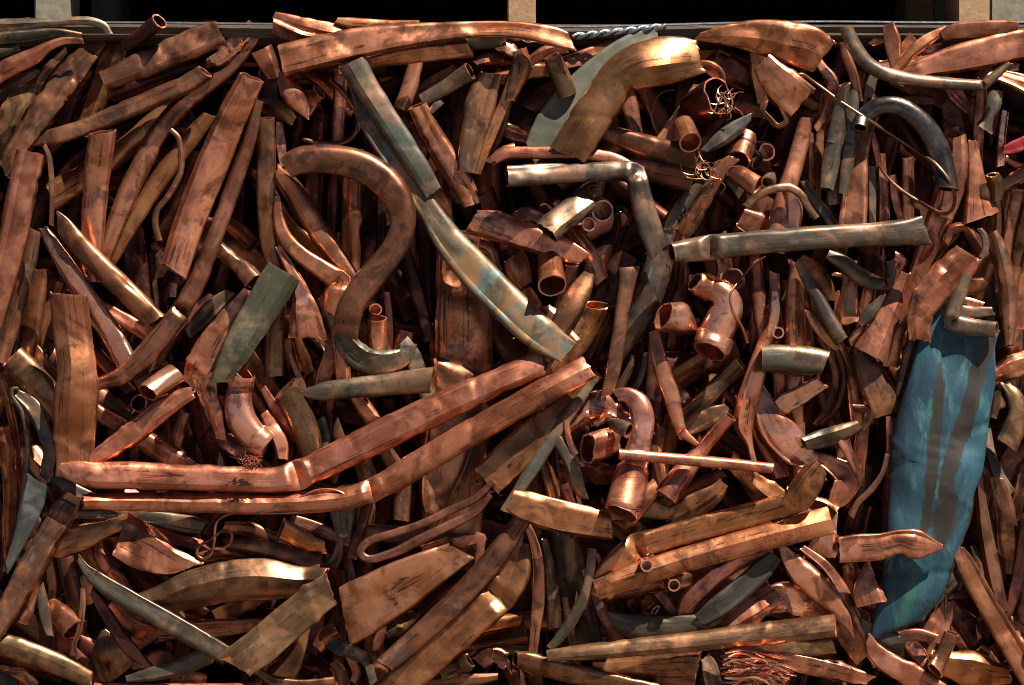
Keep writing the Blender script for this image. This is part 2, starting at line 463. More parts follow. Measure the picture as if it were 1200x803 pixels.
    for e, dist, sg in ((ends[0], s, -1), (ends[1], Ltot - s, 1)):
        if e in 'of':
            slant = rng.uniform(-.32, .32) * (0.5 if flat > .9 else 1)
            rag = .055 * min(amp, 1.6) * wmax
            prof = slant * X * wmax / 2 + rag * np.array([nz(so + 400 + sg * 9 + 2.8 * x, 2.0 * z) for x, z in zip(X, Z)])
            if e == 'f': prof = prof * 1.3
            fall = np.exp(-(dist / (wmax * .35 + 3)) ** 2)
            shift += fall[:, None] * prof[None, :]
    def ring(i, kx=1.0, kz=1.0):
        return ctr[i] + U[i] * (lx[i] * kx)[:, None] + V[i] * (lz[i] * kz)[:, None] + T[i] * shift[i][:, None]
    verts = [ring(i) for i in range(n)]
    per = math.pi * (1.5 * (a + b) - np.sqrt(a * b))
    uvs = [np.column_stack([np.full(N, s[i]), th / TAU * per.mean() * 2]) for i in range(n)]
    order = list(range(n))
    faces = []; fmat = {}
    def quads(r0, r1):
        for j in range(N):
            k = (j + 1) % N
            faces.append((r0 * N + j, r0 * N + k, r1 * N + k, r1 * N + j))
    for i in range(n - 1): quads(i, i + 1)
    caps = []
    for side in (0, 1):
        e = ends[side]
        idx = list(range(n)) if side == 0 else list(range(n - 1, -1, -1))
        if e in 'of':
            prev = idx[0]
            depth = 0.0
            start = s[idx[0]]
            steps = [idx[0]]
            for i in idx[1:]:
                if abs(s[i] - start) > min(46, Ltot * .55): break
                if abs(s[i] - s[steps[-1]]) > 6: steps.append(i)
            last_row = idx[0]
            lipq = True
            for i in steps:
                kx = max(.35, 1 - wall / max(a[i], .1)); kz = max(.3, 1 - wall / max(b[i], .1))
                verts.append(ring(i, kx, kz))
                uvs.append(np.column_stack([np.full(N, s[i] + 300), th / TAU * per.mean() * 2]))
                new = len(verts) - 1
                fm0 = len(faces)
                if side == 0: quads(new, last_row)
                else: quads(last_row, new)
                fmat.update({q: (1 if lipq else 2) for q in range(fm0, len(faces))}); lipq = False
                last_row = new
            caps.append((last_row, side))
        else:
            caps.append((idx[0], side))
    Vt = np.vstack(verts)
    UVt = np.vstack(uvs) / 1000.0
    for r, side in caps:
        f = tuple(r * N + j for j in range(N))
        faces.append(f[::-1] if side == 0 else f)
    k = (CAM_D + Vt[:, 2] / 1000.0) / CAM_D
    Wd = np.column_stack([(Vt[:, 0] - 600) / 1000 * k, Vt[:, 2] / 1000, CAM_Z + (401.5 - Vt[:, 1]) / 1000 * k])
    return dict(v=Wd, f=faces, uv=UVt, ctr=ctr, a=a, b=b, U=U, V=V, T=T, s=s, mi=[fmat.get(q, 0) for q in range(len(faces))],
                creases=[(i * N + j, (i + 1) * N + j) for j in sharp_cols for i in range(n - 1)])

def mesh_from(name, V, F, UV, mat, seed, matidx=None, sharp=48, creases=None):
    me = bpy.data.meshes.new(name)
    me.from_pydata(V.tolist() if hasattr(V, 'tolist') else V, [], F)
    bm = bmesh.new(); bm.from_mesh(me)
    bmesh.ops.recalc_face_normals(bm, faces=bm.faces)
    bm.to_mesh(me); bm.free()
    if UV is not None:
        lay = me.uv_layers.new(name='UVMap')
        vi = np.empty(len(me.loops), dtype=np.int32); me.loops.foreach_get('vertex_index', vi)
        lay.data.foreach_set('uv', np.asarray(UV)[vi].astype(np.float32).ravel())
    at = me.attributes.new('seed', 'FLOAT', 'POINT')
    if np.ndim(seed) == 0: seed = np.full(len(me.vertices), seed, dtype=np.float32)
    at.data.foreach_set('value', np.asarray(seed, dtype=np.float32))
    me.polygons.foreach_set('use_smooth', np.ones(len(me.polygons), dtype=bool))
    if sharp: me.set_sharp_from_angle(angle=math.radians(sharp))
    if creases:
        E = np.empty(len(me.edges) * 2, dtype=np.int64); me.edges.foreach_get('vertices', E); E = np.sort(E.reshape(-1, 2), axis=1)
        keys = E[:, 0] * 1000000 + E[:, 1]
        ck = np.array([min(p) * 1000000 + max(p) for p in creases])
        if 'sharp_edge' not in me.attributes: me.attributes.new('sharp_edge', 'BOOLEAN', 'EDGE')
        cur = np.zeros(len(me.edges), dtype=bool); me.attributes['sharp_edge'].data.foreach_get('value', cur)
        me.attributes['sharp_edge'].data.foreach_set('value', cur | np.isin(keys, ck))
    for m in (mat if isinstance(mat, list) else [mat]): me.materials.append(m)
    if matidx is not None: me.polygons.foreach_set('material_index', np.asarray(matidx, dtype=np.int32))
    return me

def link(name, me, parent=None, loc=None):
    o = bpy.data.objects.new(name, me)
    col.objects.link(o)
    if loc is not None: o.location = loc
    if parent is not None: o.parent = parent
    return o

def place_geo(name, g, mat, seed, parent=None, sharp=48):
    org = g['v'].mean(0)
    if parent is not None:
        org = np.array(parent.location)
    me = mesh_from(name, g['v'] - org, g['f'], g['uv'], mat, seed, g.get('mi') if isinstance(mat, list) else None, sharp=sharp, creases=g.get('creases'))
    return link(name, me, parent, None if parent is not None else org)

def box(name, lo, hi, mat, parent=None, bev=0.003, rough=0.0, seed=0):
    """bevelled, slightly uneven block between two corners"""
    lo, hi = Vector(lo), Vector(hi); c = (lo + hi) / 2; d = hi - lo
    bm = bmesh.new(); bmesh.ops.create_cube(bm, size=1)
    for v in bm.verts: v.co = Vector((v.co.x * d.x, v.co.y * d.y, v.co.z * d.z))
    bmesh.ops.bevel(bm, geom=bm.edges[:], offset=bev, segments=2, affect='EDGES')
    if rough:
        bmesh.ops.subdivide_edges(bm, edges=[e for e in bm.edges if e.calc_length() > .05], cuts=5, use_grid_fill=True)
        for v in bm.verts:
            p = v.co * 22 + Vector((seed, seed * 2.0, 0))
            v.co += Vector((nz(*p), nz(*(p + Vector((9, 0, 0)))), nz(*(p + Vector((0, 9, 0)))))) * rough
    me = bpy.data.meshes.new(name); bm.to_mesh(me); bm.free(); me.materials.append(mat)
    base = Vector(parent.location) if parent is not None else Vector((0, 0, 0))
    o = link(name, me, parent, c - base)
    return o

def tag(o, label, cat, group=None, kind=None):
    if label: o['label'] = label
    if cat: o['category'] = cat
    if group: o['group'] = group
    if kind: o['kind'] = kind
    return o
TABLE = '''
1 G f.55 e=hf | -20,32,18 30,29,15 60,27,11 105,25,10 122,31,9 128,40,8 | =long grey-green pipe curling over at its tip below the grey pallet block @the curled grey-green pipe
2 G f.6 e=ho | 70,27,7 95,29,9 118,37,8 | thin tube
1 G f.5 e=ho | -20,46,15 30,42,14 65,38,10 95,42,8 | flattened pipe
2 S f.4 | 34,35,5 50,32,6 64,32,4 | thin strip
0 C f.4 e=hf | -20,100,22 10,80,22 40,66,20 58,54,12 75,48,9 97,48,7 | =purple-copper pipe bent level at its bright narrow tip @the bright-tipped bent pipe
2 S f.5 | 112,43,7 125,40,8 127,34,8 | rolled scrap
2 G f.8 e=ho | -20,60,20 5,57,20 22,53,16 | pipe stub
3 G f.5 e=hf | -20,125,14 10,104,14 45,82,10 | pipe
1 B f.35 e=of n1.5 | 104,62,25 90,78,32 62,114,33 28,162,26 5,200,20 | =wide purple-brown flattened pipe with torn open top slanting down @the torn purple-brown pipe
2 Y f.4 e=fh n1.5 | 32,100,16 22,118,28 5,150,32 -18,195,30 | folded pipe
2 Y f.4 e=ff | 78,58,8 55,82,11 47,95,10 38,122,6 | folded strip
3 O f.4 e=oh | 141,46,22 133,66,32 122,95,28 107,135,24 | =bronze sheet fold with bright slanting edge beside the torn purple-brown pipe
3 Y f.3 | 92,68,14 108,58,26 124,48,8 | folded sheet
1 D f.9 e=ho | 148,55,18,30 168,40,19,10 187,25,21,-8 | =dark pipe stub with round mouth tilted up under the strap @the dark upturned mouth
1 B f.42 e=oh n1.3 | 258,38,31 232,48,36 190,66,34 148,84,30 120,95,24 | =flattened grey-brown pipe with squarely cut bright end @the square-ended grey-brown pipe
2 S f.5 n2.5 | 296,27,12 284,42,22 272,56,24 258,68,20 242,74,12 | crumpled sheet
3 B f.6 | 215,28,10 235,30,14 255,27,10 | scrap
3 D f.6 | 165,90,26 200,78,24 230,72,16 | pipe
1 B f.8 e=of | 240,84,20,-10 225,95,22,-4 185,113,22 145,130,22 100,149,20 60,161,20 28,166,13 | =long brown pipe with cut mouth sloping gently behind square-ended pipes @the gently sloping brown pipe
2 C f.8 e=hh | 300,42,13 276,74,16 243,100,21 210,126,23 187,155,25 167,190,25 146,235,25 128,282,21 118,310,18 | =long curved reddish pipe sweeping down in an arc @the sweeping red-brown arc pipe
2 O f.75 e=of | 247,135,17 226,160,23 192,204,24 162,250,22 134,297,19 120,325,16 | =straight orange-brown pipe with jagged cut top beside the arc pipe @the jagged-topped orange pipe
-.1 C f.65 e=oo n.7 r-8 | 295,91,31 272,138,36 246,200,39 222,260,37 203,318,35 | =thick straight purplish copper pipe with clean square lower end @the thick purplish pipe
0.6 B f.75 e=ho r10 | 303,118,12 292,165,16 271,225,19 250,283,20 229,335,22 !212,363,23 186,398,26 158,428,25 138,443,20 122,448,14 | =long olive-brown pipe bent sharply below the thick purplish pipe @the long olive bent pipe
1 C f.7 e=oh | 120,155,33,-8 114,200,32,0 109,262,29 105,330,26 | =upright orange copper pipe with ragged open top @the ragged-topped upright pipe
3 O f.7 e=ho | 182,140,22 145,175,25 98,208,30 68,226,34 | broad pipe
-.7 B f.9 e=oo | 200,152,6 208,160,7 212,178,8 211,203,8 197,230,8 184,247,8 182,262,8 187,282,7 | =thin curved brown tube snaking over slanted pipes @the thin snaking tube
0 C f.6 e=oh r12 | 36,178,34 28,216,36 12,290,35 -12,380,32 | =thick copper pipe with chipped square top leaning outward @the thick chipped copper pipe
0 B f.5 e=ff | 52,170,5 57,182,6 60,205,7 61,235,6 60,264,6 | narrow strip
2 B f.8 e=oh | 41,270,15 31,318,20 16,374,20 0,425,18 | pipe
3 O f.7 e=oh | 49,316,18 40,362,24 29,415,24 | pipe
1 S f.8 e=oo n.8 | 50,267,8 62,286,17 80,315,22 106,356,25 130,391,26 150,428,25 | =bright tapered copper tube narrowing to a point at its top @the bright tapered tube
-.1 B f.7 e=fo r-20 M | 67,254,8 74,264,20 96,291,24 130,325,26 158,352,26 181,376,26 | =glossy brown pipe with pointed top lying slantwise @the glossy pointed pipe
0.2 O f.35 e=of n1 | 81,345,46 86,390,47 91,430,50 90,462,54 89,500,53 88,545,46 | =wide orange flattened pipe standing upright with dented bitten edge @the wide dented orange pipe
3 G f.9 e=ho | 135,228,12,20 128,237,17,0 | screwed stub
4 D f.8 | 160,275,18 165,320,18 168,350,18 | pipe
4 D f.5 n2 | 180,285,10 190,305,18 186,325,12 | scrap
3 S f.4 | 203,332,9 202,348,9 | chip
2 B f.85 e=ho | 262,258,19,8 280,271,20,0 297,287,21,-12 | pipe stub
1 B f.8 e=ho n1.5 | 250,286,18,6 270,304,20,2 284,315,23,-3 298,330,27,-12 | pipe stub
2 G f.4 e=ff | 220,391,10 234,376,19 250,359,19 270,342,10 | flat grey blade
1 C f.4 e=ff n1.3 | 290,340,10 277,358,18 262,380,26 246,405,32 233,430,33 222,452,22 | =creased salmon copper piece widening downward beside the dark green flattened pipe
-.2 Q f.3 e=of r6 | 333,318,43 312,352,42 288,392,38 268,428,30 258,448,18 | =dark mossy green flattened pipe with a wide cut top @the dark mossy flattened pipe
3 S f.5 | 220,373,9 230,362,12 241,352,7 | chip
4 C f.7 | 118,358,14 145,375,18 185,398,20 | pipe
2 Y f.75 e=oh n.7 | 14,418,32 33,438,35 58,466,36 | =fat tan pipe stub with flattened oval face @the fat tan stub
3 O f.5 | 28,402,16 42,415,20 53,432,14 | scrap
3 O f.7 | 0,385,20 18,370,18 30,345,14 | pipe
3 C f.6 e=oh | 0,438,8 9,465,11 17,505,11 24,560,9 30,585,8 | thin tube
1 G f.9 e=oo | 22,455,4 15,456,5 14,464,5 25,482,6 32,512,7 31,550,7 27,580,6 25,605,6 | =thin grey tube hooked over at its top beside the wide orange pipe @the hooked grey tube
0 G f.5 e=ff n1.4 | 20,461,10 38,476,19 50,500,18 58,530,17 56,550,16 60,560,10 | =grey crumpled strip bowed outward beside the wide orange pipe
2 O f.6 e=hh n1.3 | 4,500,14 8,530,20 12,570,18 10,620,16 6,670,10 | pipe
0 L f.35 e=of | 44,563,30 40,580,29 33,605,25 22,635,16 8,665,9 | =lead-grey flattened tube with flared square top @the lead-grey flared tube
1 G f.4 | 62,560,10 80,572,18 104,582,14 | crumpled strip
0 C f.5 e=ff n1.2 r10 | 226,460,14 210,467,22 185,484,27 160,505,29 135,522,25 112,536,17 98,543,7 | =reddish creased pipe tapering at both ends beside the wide orange pipe @the doubly tapered red pipe
3 C f.8 | 116,484,18 150,505,22 185,526,26 222,550,26 | pipe
-.1 S f.9 e=oo n.6 | 173,460,25,-13 188,449,26,0 206,438,27,10 | =short bright pipe stub with creased open mouth @the bright creased stub
3 D f.95 e=oh | 163,473,21,0 170,478,20,40 | round-mouthed stub
2 B f.7 | 160,452,22 176,442,18 186,436,12 | pipe stub
0 C f.3 e=fo n1.8 | 241,440,33 242,455,28 247,475,23 253,495,20 260,515,12 | =folded tan copper flap with square top beside the collared elbow
-.1 S f.9 e=oo n.5 | 285,437,27 281,455,29 279,472,33 283,492,36 294,508,35 312,524,32 | =bright elbow fitting with soldered collar below the mossy flattened pipe @the collared elbow fitting
0 C f.5 e=oo n1.2 | 309,484,11 318,500,17 328,520,19 331,538,14 | curled strip
2 D f.5 n2.5 | 244,508,14 262,518,26 282,530,24 300,542,12 | crumpled scrap
3 B f.6 | 217,484,13 209,510,16 206,528,12 | pipe stub
-.5 C f.62 e=pf r8 | 70,546,8 82,551,22 105,556,30 150,557,32 250,560,31 325,562,30 !348,557,34 385,540,35 430,518,36 480,494,37 540,466,35 600,440,31 636,424,27 | =longest upper kinked copper pipe, level then rising past the brass pipe tip @the upper long kinked pipe
-.6 C f.62 e=of r8 | 97,588,18 150,588,22 250,590,24 340,590,26 410,583,27 !436,575,28 462,561,31 500,538,32 560,502,32 625,466,32 691,430,31 | =lower long kinked copper pipe running parallel under the longer one @the lower long kinked pipe
-1 C e=hh f1 | 300,600,3 320,596,3 342,588,3 370,575,3 390,574,3 404,580,3 405,588,3 396,594,3 350,600,3 300,602,3 268,603,3 254,612,3 251,635,3.5 246,651,3.5 238,655,3.5 231,650,3.5 233,641,3.5 246,633,3.5 262,622,4 271,625,4 270,636,4 262,642,4 | =thin copper wire looped over the lower long kinked pipe with a knotted tail @the looped copper wire
0 B f.5 e=oo n1.2 | 86,580,22 78,595,29 58,628,31 33,672,31 8,716,28 -15,750,25 | =broad reddish-brown pipe slanting steeply down from a black band @the steep reddish-brown pipe
1 O f.3 e=ff n1.3 | 58,638,30 66,636,40 92,630,36 120,622,22 146,611,7 | =olive and red flattened piece tapering to a tip above the grey diagonal pipe
1 G f.55 e=fo | 90,603,8 125,603,12 170,606,18 212,613,21 240,618,18 | =brown-grey pipe widening to a rounded end under the lower long kinked pipe
0 C f.22 e=ff n.9 | 142,626,56 162,638,57 185,651,48 207,661,32 225,664,10 | =diamond-shaped copper plate flattened from a pipe @the diamond copper plate
0.2 Y f.55 e=of n1 | 188,703,34 205,697,43 235,688,48 275,680,51 310,679,51 338,681,42 359,681,16 | =fat bronze bent pipe with mottled top and flattened closed end @the fat bronze bent pipe
-.2 G f.65 e=fo r-5 | 92,654,7 98,664,10 !107,674,16 128,689,22 160,708,24 200,731,25 240,754,25 268,770,22 | =long grey diagonal pipe crossing under the olive plate @the grey diagonal pipe
2 C f.5 n1.6 | 118,632,8 116,645,11 124,664,15 140,680,16 149,692,9 | folded strip
1 C f.45 e=of | 22,729,26 31,712,21 40,690,14 46,670,7 | flared tube
1 G f.4 e=ff | 45,680,8 49,700,13 54,725,15 59,745,5 | leaf-shaped strip
2 O f.4 e=ff | 56,650,6 61,680,11 61,710,9 59,735,5 | narrow strip
1 C f.85 e=ho n.8 | 58,712,26,12 70,723,32,2 88,738,32,-13 | =reddish open pipe stub with ragged round mouth among narrow upright strips @the ragged red stub
3 B f.7 | 75,650,20 85,690,22 92,725,16 | pipe
1 C f.5 | 97,690,5 97,710,7 93,738,7 87,758,6 92,772,5 | narrow strip
1 Y f.25 e=pf n.8 r-10 | 121,738,6 124,748,24 128,762,46 136,780,56 140,792,50 | =brown fan-shaped plate with dark oval stain @the fan-shaped plate
0 D f.5 e=ff n1.3 | 108,694,8 120,712,14 136,738,17 156,765,18 178,784,8 | =dark narrow folded strip slanting over the fan-shaped plate
2 O f.5 e=ff | 138,720,14 148,732,32 162,744,38 178,752,30 | =orange boxy bent piece behind the dark folded strip
3 C f.6 | 172,735,14 186,740,24 190,752,18 | scrap
0 Y f.6 e=ho | -20,748,26 30,763,28 70,779,26 107,797,21 | =greyish-olive pipe with cut lower end below the steep reddish-brown pipe @the low olive-grey pipe
1 G f.7 e=ho | -20,785,18 0,795,20 20,808,20 | pipe stub
2 C f.5 n2 | 10,790,14 28,795,22 42,806,16 | scrap
0 G f.55 e=fo | 148,796,8 175,791,16 210,782,21 248,766,22 | =dull grey pipe rising to a cut end beside the olive plate
2 B f.6 | 170,775,18 190,772,24 205,782,16 | scrap
-.5 Y f.16 e=ff n.8 r5 | 388,690,38 368,704,41 340,727,42 305,756,42 274,780,42 | =broad olive flattened plate with straight cut sides @the olive flattened plate
2 C f.6 | 185,740,20 240,737,22 292,733,17 | pipe
1 C f.6 e=hh | 110,806,12 200,807,12 300,806,12 | pipe
2 B f.7 | 200,797,14 225,795,18 242,796,12 | scrap
1 O f.35 e=of | 330,619,26,-11 346,628,24,-2 364,637,20 381,641,16 | =flared square-mouthed pipe end below the lower long kinked pipe @the flared square mouth
1 B f.6 e=ho n1.2 | 265,638,14 300,641,20 340,650,24 376,661,24 | =brown pipe with cut end resting above the fat bronze bent pipe
2 C f.7 | 262,618,14 290,620,18 325,632,16 | pipe
3 C f.7 | 245,652,10 265,648,18 285,655,10 | bent pipe
2 B f.5 | 340,608,12 368,618,15 405,634,8 | bent strip
1 G f.3 e=ff | 403,596,34 404,614,28 407,634,18 | olive flap
2 G f.35 e=ff n1.3 | 386,664,18 395,650,14 398,630,8 | folded strip
1 D f.8 e=hh | 431,592,12 424,615,13 416,640,14 412,655,15 | tube
0 C f.2 e=ff n.7 r-6 | 404,723,67 425,712,68 460,692,62 500,669,48 540,646,31 | =large reddish flattened copper sheet tapering upward beside the olive plate @the large reddish sheet
1 C f.5 n1.6 | 534,638,22 548,634,18 563,632,16 562,650,12 | crumpled scrap
0 B f.75 e=hh | 578,565,8 556,585,9 528,598,10 495,614,10 455,627,10 430,636,10 422,647,10 430,655,10 458,649,11 495,631,12 535,612,12 558,600,9 575,580,7 | =thin brown tube folded into a long hairpin loop @the hairpin tube
2 G f.4 e=ff | 428,622,12 455,626,20 500,631,20 535,633,14 552,627,5 | flat strip
3 C f.25 e=hf n1 | 541,280,62 541,350,70 541,420,74 534,500,80 530,570,80 530,626,72 | =wide reddish flattened pipe standing upright behind the brass pipe @the wide upright red pipe
2 B f.6 | 556,520,7 548,545,11 536,570,10 522,600,8 | narrow strip
0.3 O f.18 e=ff n.7 | 673,463,8 655,481,24 632,503,35 600,535,44 570,564,42 | =brown-olive wedge plate tucked below the lower long kinked pipe @the olive wedge plate
0.1 V f.6 e=fo n.7 | 697,444,6 684,462,12 665,488,15 645,517,16 625,548,17 606,578,14 | =verdigris green tube slanting along the olive wedge plate @the verdigris tube
0 B f.75 e=ho r6 | 612,608,20 590,640,26 560,677,27 525,713,27 488,748,26 450,780,22 | =straight brown pipe slanting beside the large reddish sheet @the straight brown slant pipe
0 O f.5 e=ho n.9 r-5 | 612,636,16 606,658,34 598,680,40 !584,700,40 555,726,40 505,771,40 440,826,40 | =fat orange-bronze pipe creased across near its top end @the fat creased bronze pipe
2 C f.8 | 372,760,16 382,747,22 394,738,22 | pipe stub
1 G f.4 n2 M | 384,754,12 398,758,19 416,766,18 430,775,14 436,796,8 | crumpled scrap
1 O f.4 e=fh | 357,738,6 352,755,16 342,775,26 325,800,40 | =orange horn-shaped piece curving out from under the olive plate
1 B f.7 e=oo | 300,785,10 318,797,13 350,803,14 392,799,12 | bent tube
2 Y f.5 n2 | 392,775,13 400,790,15 404,808,15 | scrap
2 O f.5 n2 | 412,772,12 418,788,12 414,800,10 | scrap
3 D f.6 n2 | 360,775,26 375,785,28 380,800,20 | scrap
2 Y f.5 n2.4 | 452,742,14 470,732,20 487,718,12 | crumpled scrap
1 B f.5 n2.4 | 560,776,20 575,768,24 594,774,24 | crumpled scrap
0 Y f.6 n2 | 516,790,18 532,783,22 550,774,22 | crumpled stub
2 O f.5 | 560,752,16 585,748,22 615,742,20 | flattened pipe
2 Y f.5 | 546,762,16 565,758,18 590,760,14 | pipe
1 B f.5 | 490,802,14 530,797,16 560,796,14 583,793,7 | pipe
2 C f.4 | 440,762,10 444,748,14 450,730,8 | scrap
-.2 O f.45 e=oo n.8 r-16 | 598,586,26 612,592,36 650,604,40 690,612,38 717,618,30 | =broad brown-copper pipe end lying level below the verdigris tube @the broad level pipe end
1 B f.7 e=fo n1.5 | 706,594,18 722,602,22 738,612,26 752,624,23 | pipe stub
-.1 O f.6 e=ho r-6 n.8 | 692,694,20 714,668,28 !746,640,30 790,627,29 850,611,29 905,597,29 938,587,26 | =long tan pipe kinked near its low end above the lettered pipe @the long tan kinked pipe
-.3 O f.5 e=hf r8 n.7 T | 698,691,24 745,674,29 800,657,30 870,637,31 974,609,33 | =long flattened tan pipe printed with faded red lettering @the red-lettered pipe
-.6 S f1 e=oh n.3 | 758,663,15,-25 756,659,15,30 | =small round copper tube mouth sticking out beside the red-lettered pipe
0.2 B f1 e=oh n.5 | 790,686,15,-8 785,684,15,40 | =small brown ring-shaped tube mouth under the red-lettered pipe
2 D f.5 e=oh n.5 | 768,715,13,-8 762,712,13,40 | oval-mouthed stub
1 C f.5 e=ff | 606,595,5 622,625,9 630,655,13 631,700,16 627,740,12 624,768,5 | =narrow pinkish spindle-shaped strip standing upright below the broad level pipe end
2 Y f.6 e=fo | 638,632,8 643,660,13 648,700,17 650,736,18 | tube
3 G f.6 e=hh | 662,622,36 672,680,38 686,735,34 695,770,30 | =dark slate upright pipe behind the grey curved strand
-.1 G f.7 e=oo | 694,643,11 692,665,12 688,690,13 677,715,14 660,742,13 645,760,11 | =grey-tan strand curving down to the long level olive pipe @the grey curved strand
1 C f.6 e=oo n.4 | 693,646,4 701,652,5 703,667,5 699,677,4 | ring strip
2 B f.75 | 698,695,14 708,720,17 722,745,18 | pipe
2 C f.7 | 735,768,14 745,782,16 756,798,14 | pipe
2 O f.6 | 662,700,7 667,730,9 673,760,11 | narrow strip
3 S f.4 | 678,650,6 680,680,7 676,705,5 | narrow strip
-.5 Y f.6 e=fo n.7 | 641,768,13 690,764,20 760,757,22 830,750,25 900,742,28 979,733,27 | =long level olive pipe with square cut end near the blue sheet @the long level olive pipe
0 B f.7 e=oh n1.2 | 604,772,18 616,775,24 650,784,25 700,796,25 770,812,24 | =brown pipe with crumpled bright end sloping below the long level olive pipe
2 D f.6 n2 | 596,782,16 605,796,22 612,812,20 | scrap
1 G f.55 e=fo n.9 | 716,728,20 740,734,29 780,735,28 824,731,22 | =mottled grey pipe with torn bright end resting above the long level olive pipe
1 C f.5 e=ff n1.4 | 892,652,14 862,662,18 832,680,24 808,704,26 798,722,16 | =pink creased strip bending down from the red-lettered pipe
2 C f.4 | 888,660,10 862,680,26 838,700,26 | flat strip
0.2 P f.4 e=of n.8 | 909,652,17 893,668,25 868,691,27 842,712,27 820,728,18 | =dark grey flattened pipe slanting below the red-lettered pipe @the dark grey slanted pipe
1 C f.3 e=ff n1.2 | 908,692,34 885,709,42 858,726,38 832,738,16 | =salmon creased sheet under the dark grey slanted pipe
1 O f.45 e=ho | 735,788,36 775,787,44 817,786,47 | =broad orange block of pipe with cut end below the long level olive pipe
1 G f.35 n1.5 | 826,770,10 832,785,22 838,806,26 | folded upright strip
2 B f.7 | 772,695,13 784,710,15 798,726,14 | pipe
3 C f.7 e=oo | 745,690,20 800,680,22 850,670,20 | pipe
1 S f.25 e=ff n1.3 | 977,596,8 972,615,20 965,638,34 960,653,38 | =bright pinkish flared flap below the end of the red-lettered pipe
-.8 C f.4 e=op n.9 | 984,645,31 1003,643,33 1030,641,32 1056,635,29 1072,638,36 1086,640,26 1105,641,5 | =salmon flattened strip with pointed folded end crossing the blue sheet @the pointed salmon strip
0 C f.4 e=ff n1 | 917,640,10 928,658,22 950,682,30 975,706,26 992,728,14 999,740,6 | =bowed salmon blade curving below the red-lettered pipe @the bowed salmon blade
1 C f.5 e=ff | 940,642,8 968,664,12 990,696,14 1005,725,14 1013,745,8 | narrow strip
2 C f.4 n1.2 | 898,704,38 925,702,42 950,712,36 966,724,14 | folded sheet
1 Y f.5 e=fo | 870,756,10 910,758,16 945,760,20 977,756,20 | =tan pipe end with pale wear patch under the long level olive pipe
1 C f.5 e=hf n1.4 | 884,765,14 920,773,22 965,783,25 1000,792,20 1020,797,8 | =reddish ragged flattened pipe below the long level olive pipe
1 O f.25 n1.4 | 983,720,12 992,736,34 1003,752,36 1012,772,20 | folded sheet
0 C f.35 e=fh n1.3 | 1017,748,10 1026,765,22 1048,782,28 1075,797,30 1105,815,26 | =bright curved copper piece rising to a tip below the blue sheet
0.3 U f.26 e=ff n.7 r-4 | 1128,384,84 1122,410,90 1112,460,102 1100,520,110 1088,590,98 1080,640,86 1068,690,74 1052,738,52 | =large turquoise-blue patina sheet tapering downward @the blue patina sheet
1 P f.5 n1.3 | 1010,730,10 1022,738,18 1040,750,26 1060,758,20 | =slate-grey folded toe below the blue sheet
0 C f.3 e=fo n1.2 | 1021,664,12 1017,680,26 1017,695,38 1021,708,40 | =pink cone-shaped flap beside the lower blue sheet
2 O f.6 n1.5 | 996,660,18 997,676,24 992,695,16 | scrap
3 D f.6 | 955,655,16 975,663,26 1000,670,22 | scrap
0 B f.35 | 1055,746,13 1075,744,16 1096,749,12 | flat chip
1 C f.6 n1.5 | 1064,752,18 1074,762,22 1086,780,16 | pipe stub
0 B f.7 e=oo | 1096,786,22 1104,768,19 1116,742,18 | =brown tapered stub standing at the foot of the blue sheet
1 O f.4 e=ff n.8 | 1100,776,20 1115,780,34 1140,785,44 1164,790,34 1183,791,8 | =tan pointed wedge piece below the long brown strip @the tan pointed wedge
1 C f.3 n1.3 | 1110,706,8 1105,720,26 1096,738,36 | folded flap
0 Y f1 e=oo | 1098,700,3 1105,686,3 1109,698,4 1108,715,4 1109,735,4 | wire
1 C f.6 | 1112,715,7 1112,735,10 1122,748,12 1133,765,8 | bent tube
2 D f.4 | 1112,700,12 1128,697,10 1133,695,6 | scrap
2 D f.5 n1.3 | 1118,718,24 1132,735,32 1142,755,24 | folded sheet
0 O f.4 e=fh n.8 | 1122,640,14 1130,658,22 1145,688,26 1162,718,26 1182,752,27 1210,800,27 | =long flat brown strip slanting away from the blue sheet @the long slanting brown strip
2 C f.5 n1.5 | 1146,760,14 1156,770,20 1166,782,12 | scrap
2 G f.5 | 1108,690,20 1116,680,24 1124,672,14 | scrap
1 B f.6 e=fh | 1150,505,5 1147,545,10 1150,590,14 1157,640,20 1165,680,20 1172,708,10 | =dark brown upright pipe along the blue sheet edge
2 B f.6 | 1168,560,14 1177,595,24 1182,640,26 1182,672,16 | pipe
1 D f.6 | 1205,600,16 1198,650,16 1190,690,14 1180,722,8 | pipe
2 B f.5 | 1140,640,8 1150,665,12 1162,692,8 1166,705,5 | narrow strip
1 B f.7 e=of | 1132,608,13 1126,625,12 1118,650,8 | pipe stub
2 C f.5 n2 | 1184,735,18 1196,745,28 1212,760,20 | crumpled scrap
2 B f.7 | 1205,690,20 1200,720,18 1196,745,12 | pipe
2 O f.6 e=fh n.5 | 1162,575,5 1158,605,9 1166,640,8 | narrow strip
0 G f.85 e=ho n.7 | 893,421,32 920,421,33 950,423,33 968,425,26 | =grey-green blunt pipe stub with rounded end, lying level @the blunt grey stub
1 B f.65 e=hf n.8 r10 | 1008,412,20 1016,432,30 1028,458,36 1041,486,35 | =purplish brown pipe with cut end hanging below the paired copper strips
1 S f.45 e=of n1.4 | 905,484,22 918,474,27 938,463,24 963,448,18 | =glowing orange-copper stub beside the blunt grey stub
2 B f.6 | 962,398,7 976,425,9 979,450,9 968,480,8 955,498,6 | curved strip
2 D f.6 | 975,400,8 987,430,9 988,455,9 978,482,8 962,498,6 | curved strip
2 O f.6 | 968,385,8 982,405,14 996,435,18 1003,470,20 1005,500,16 | =orange curved pipe dropping behind the curved strips
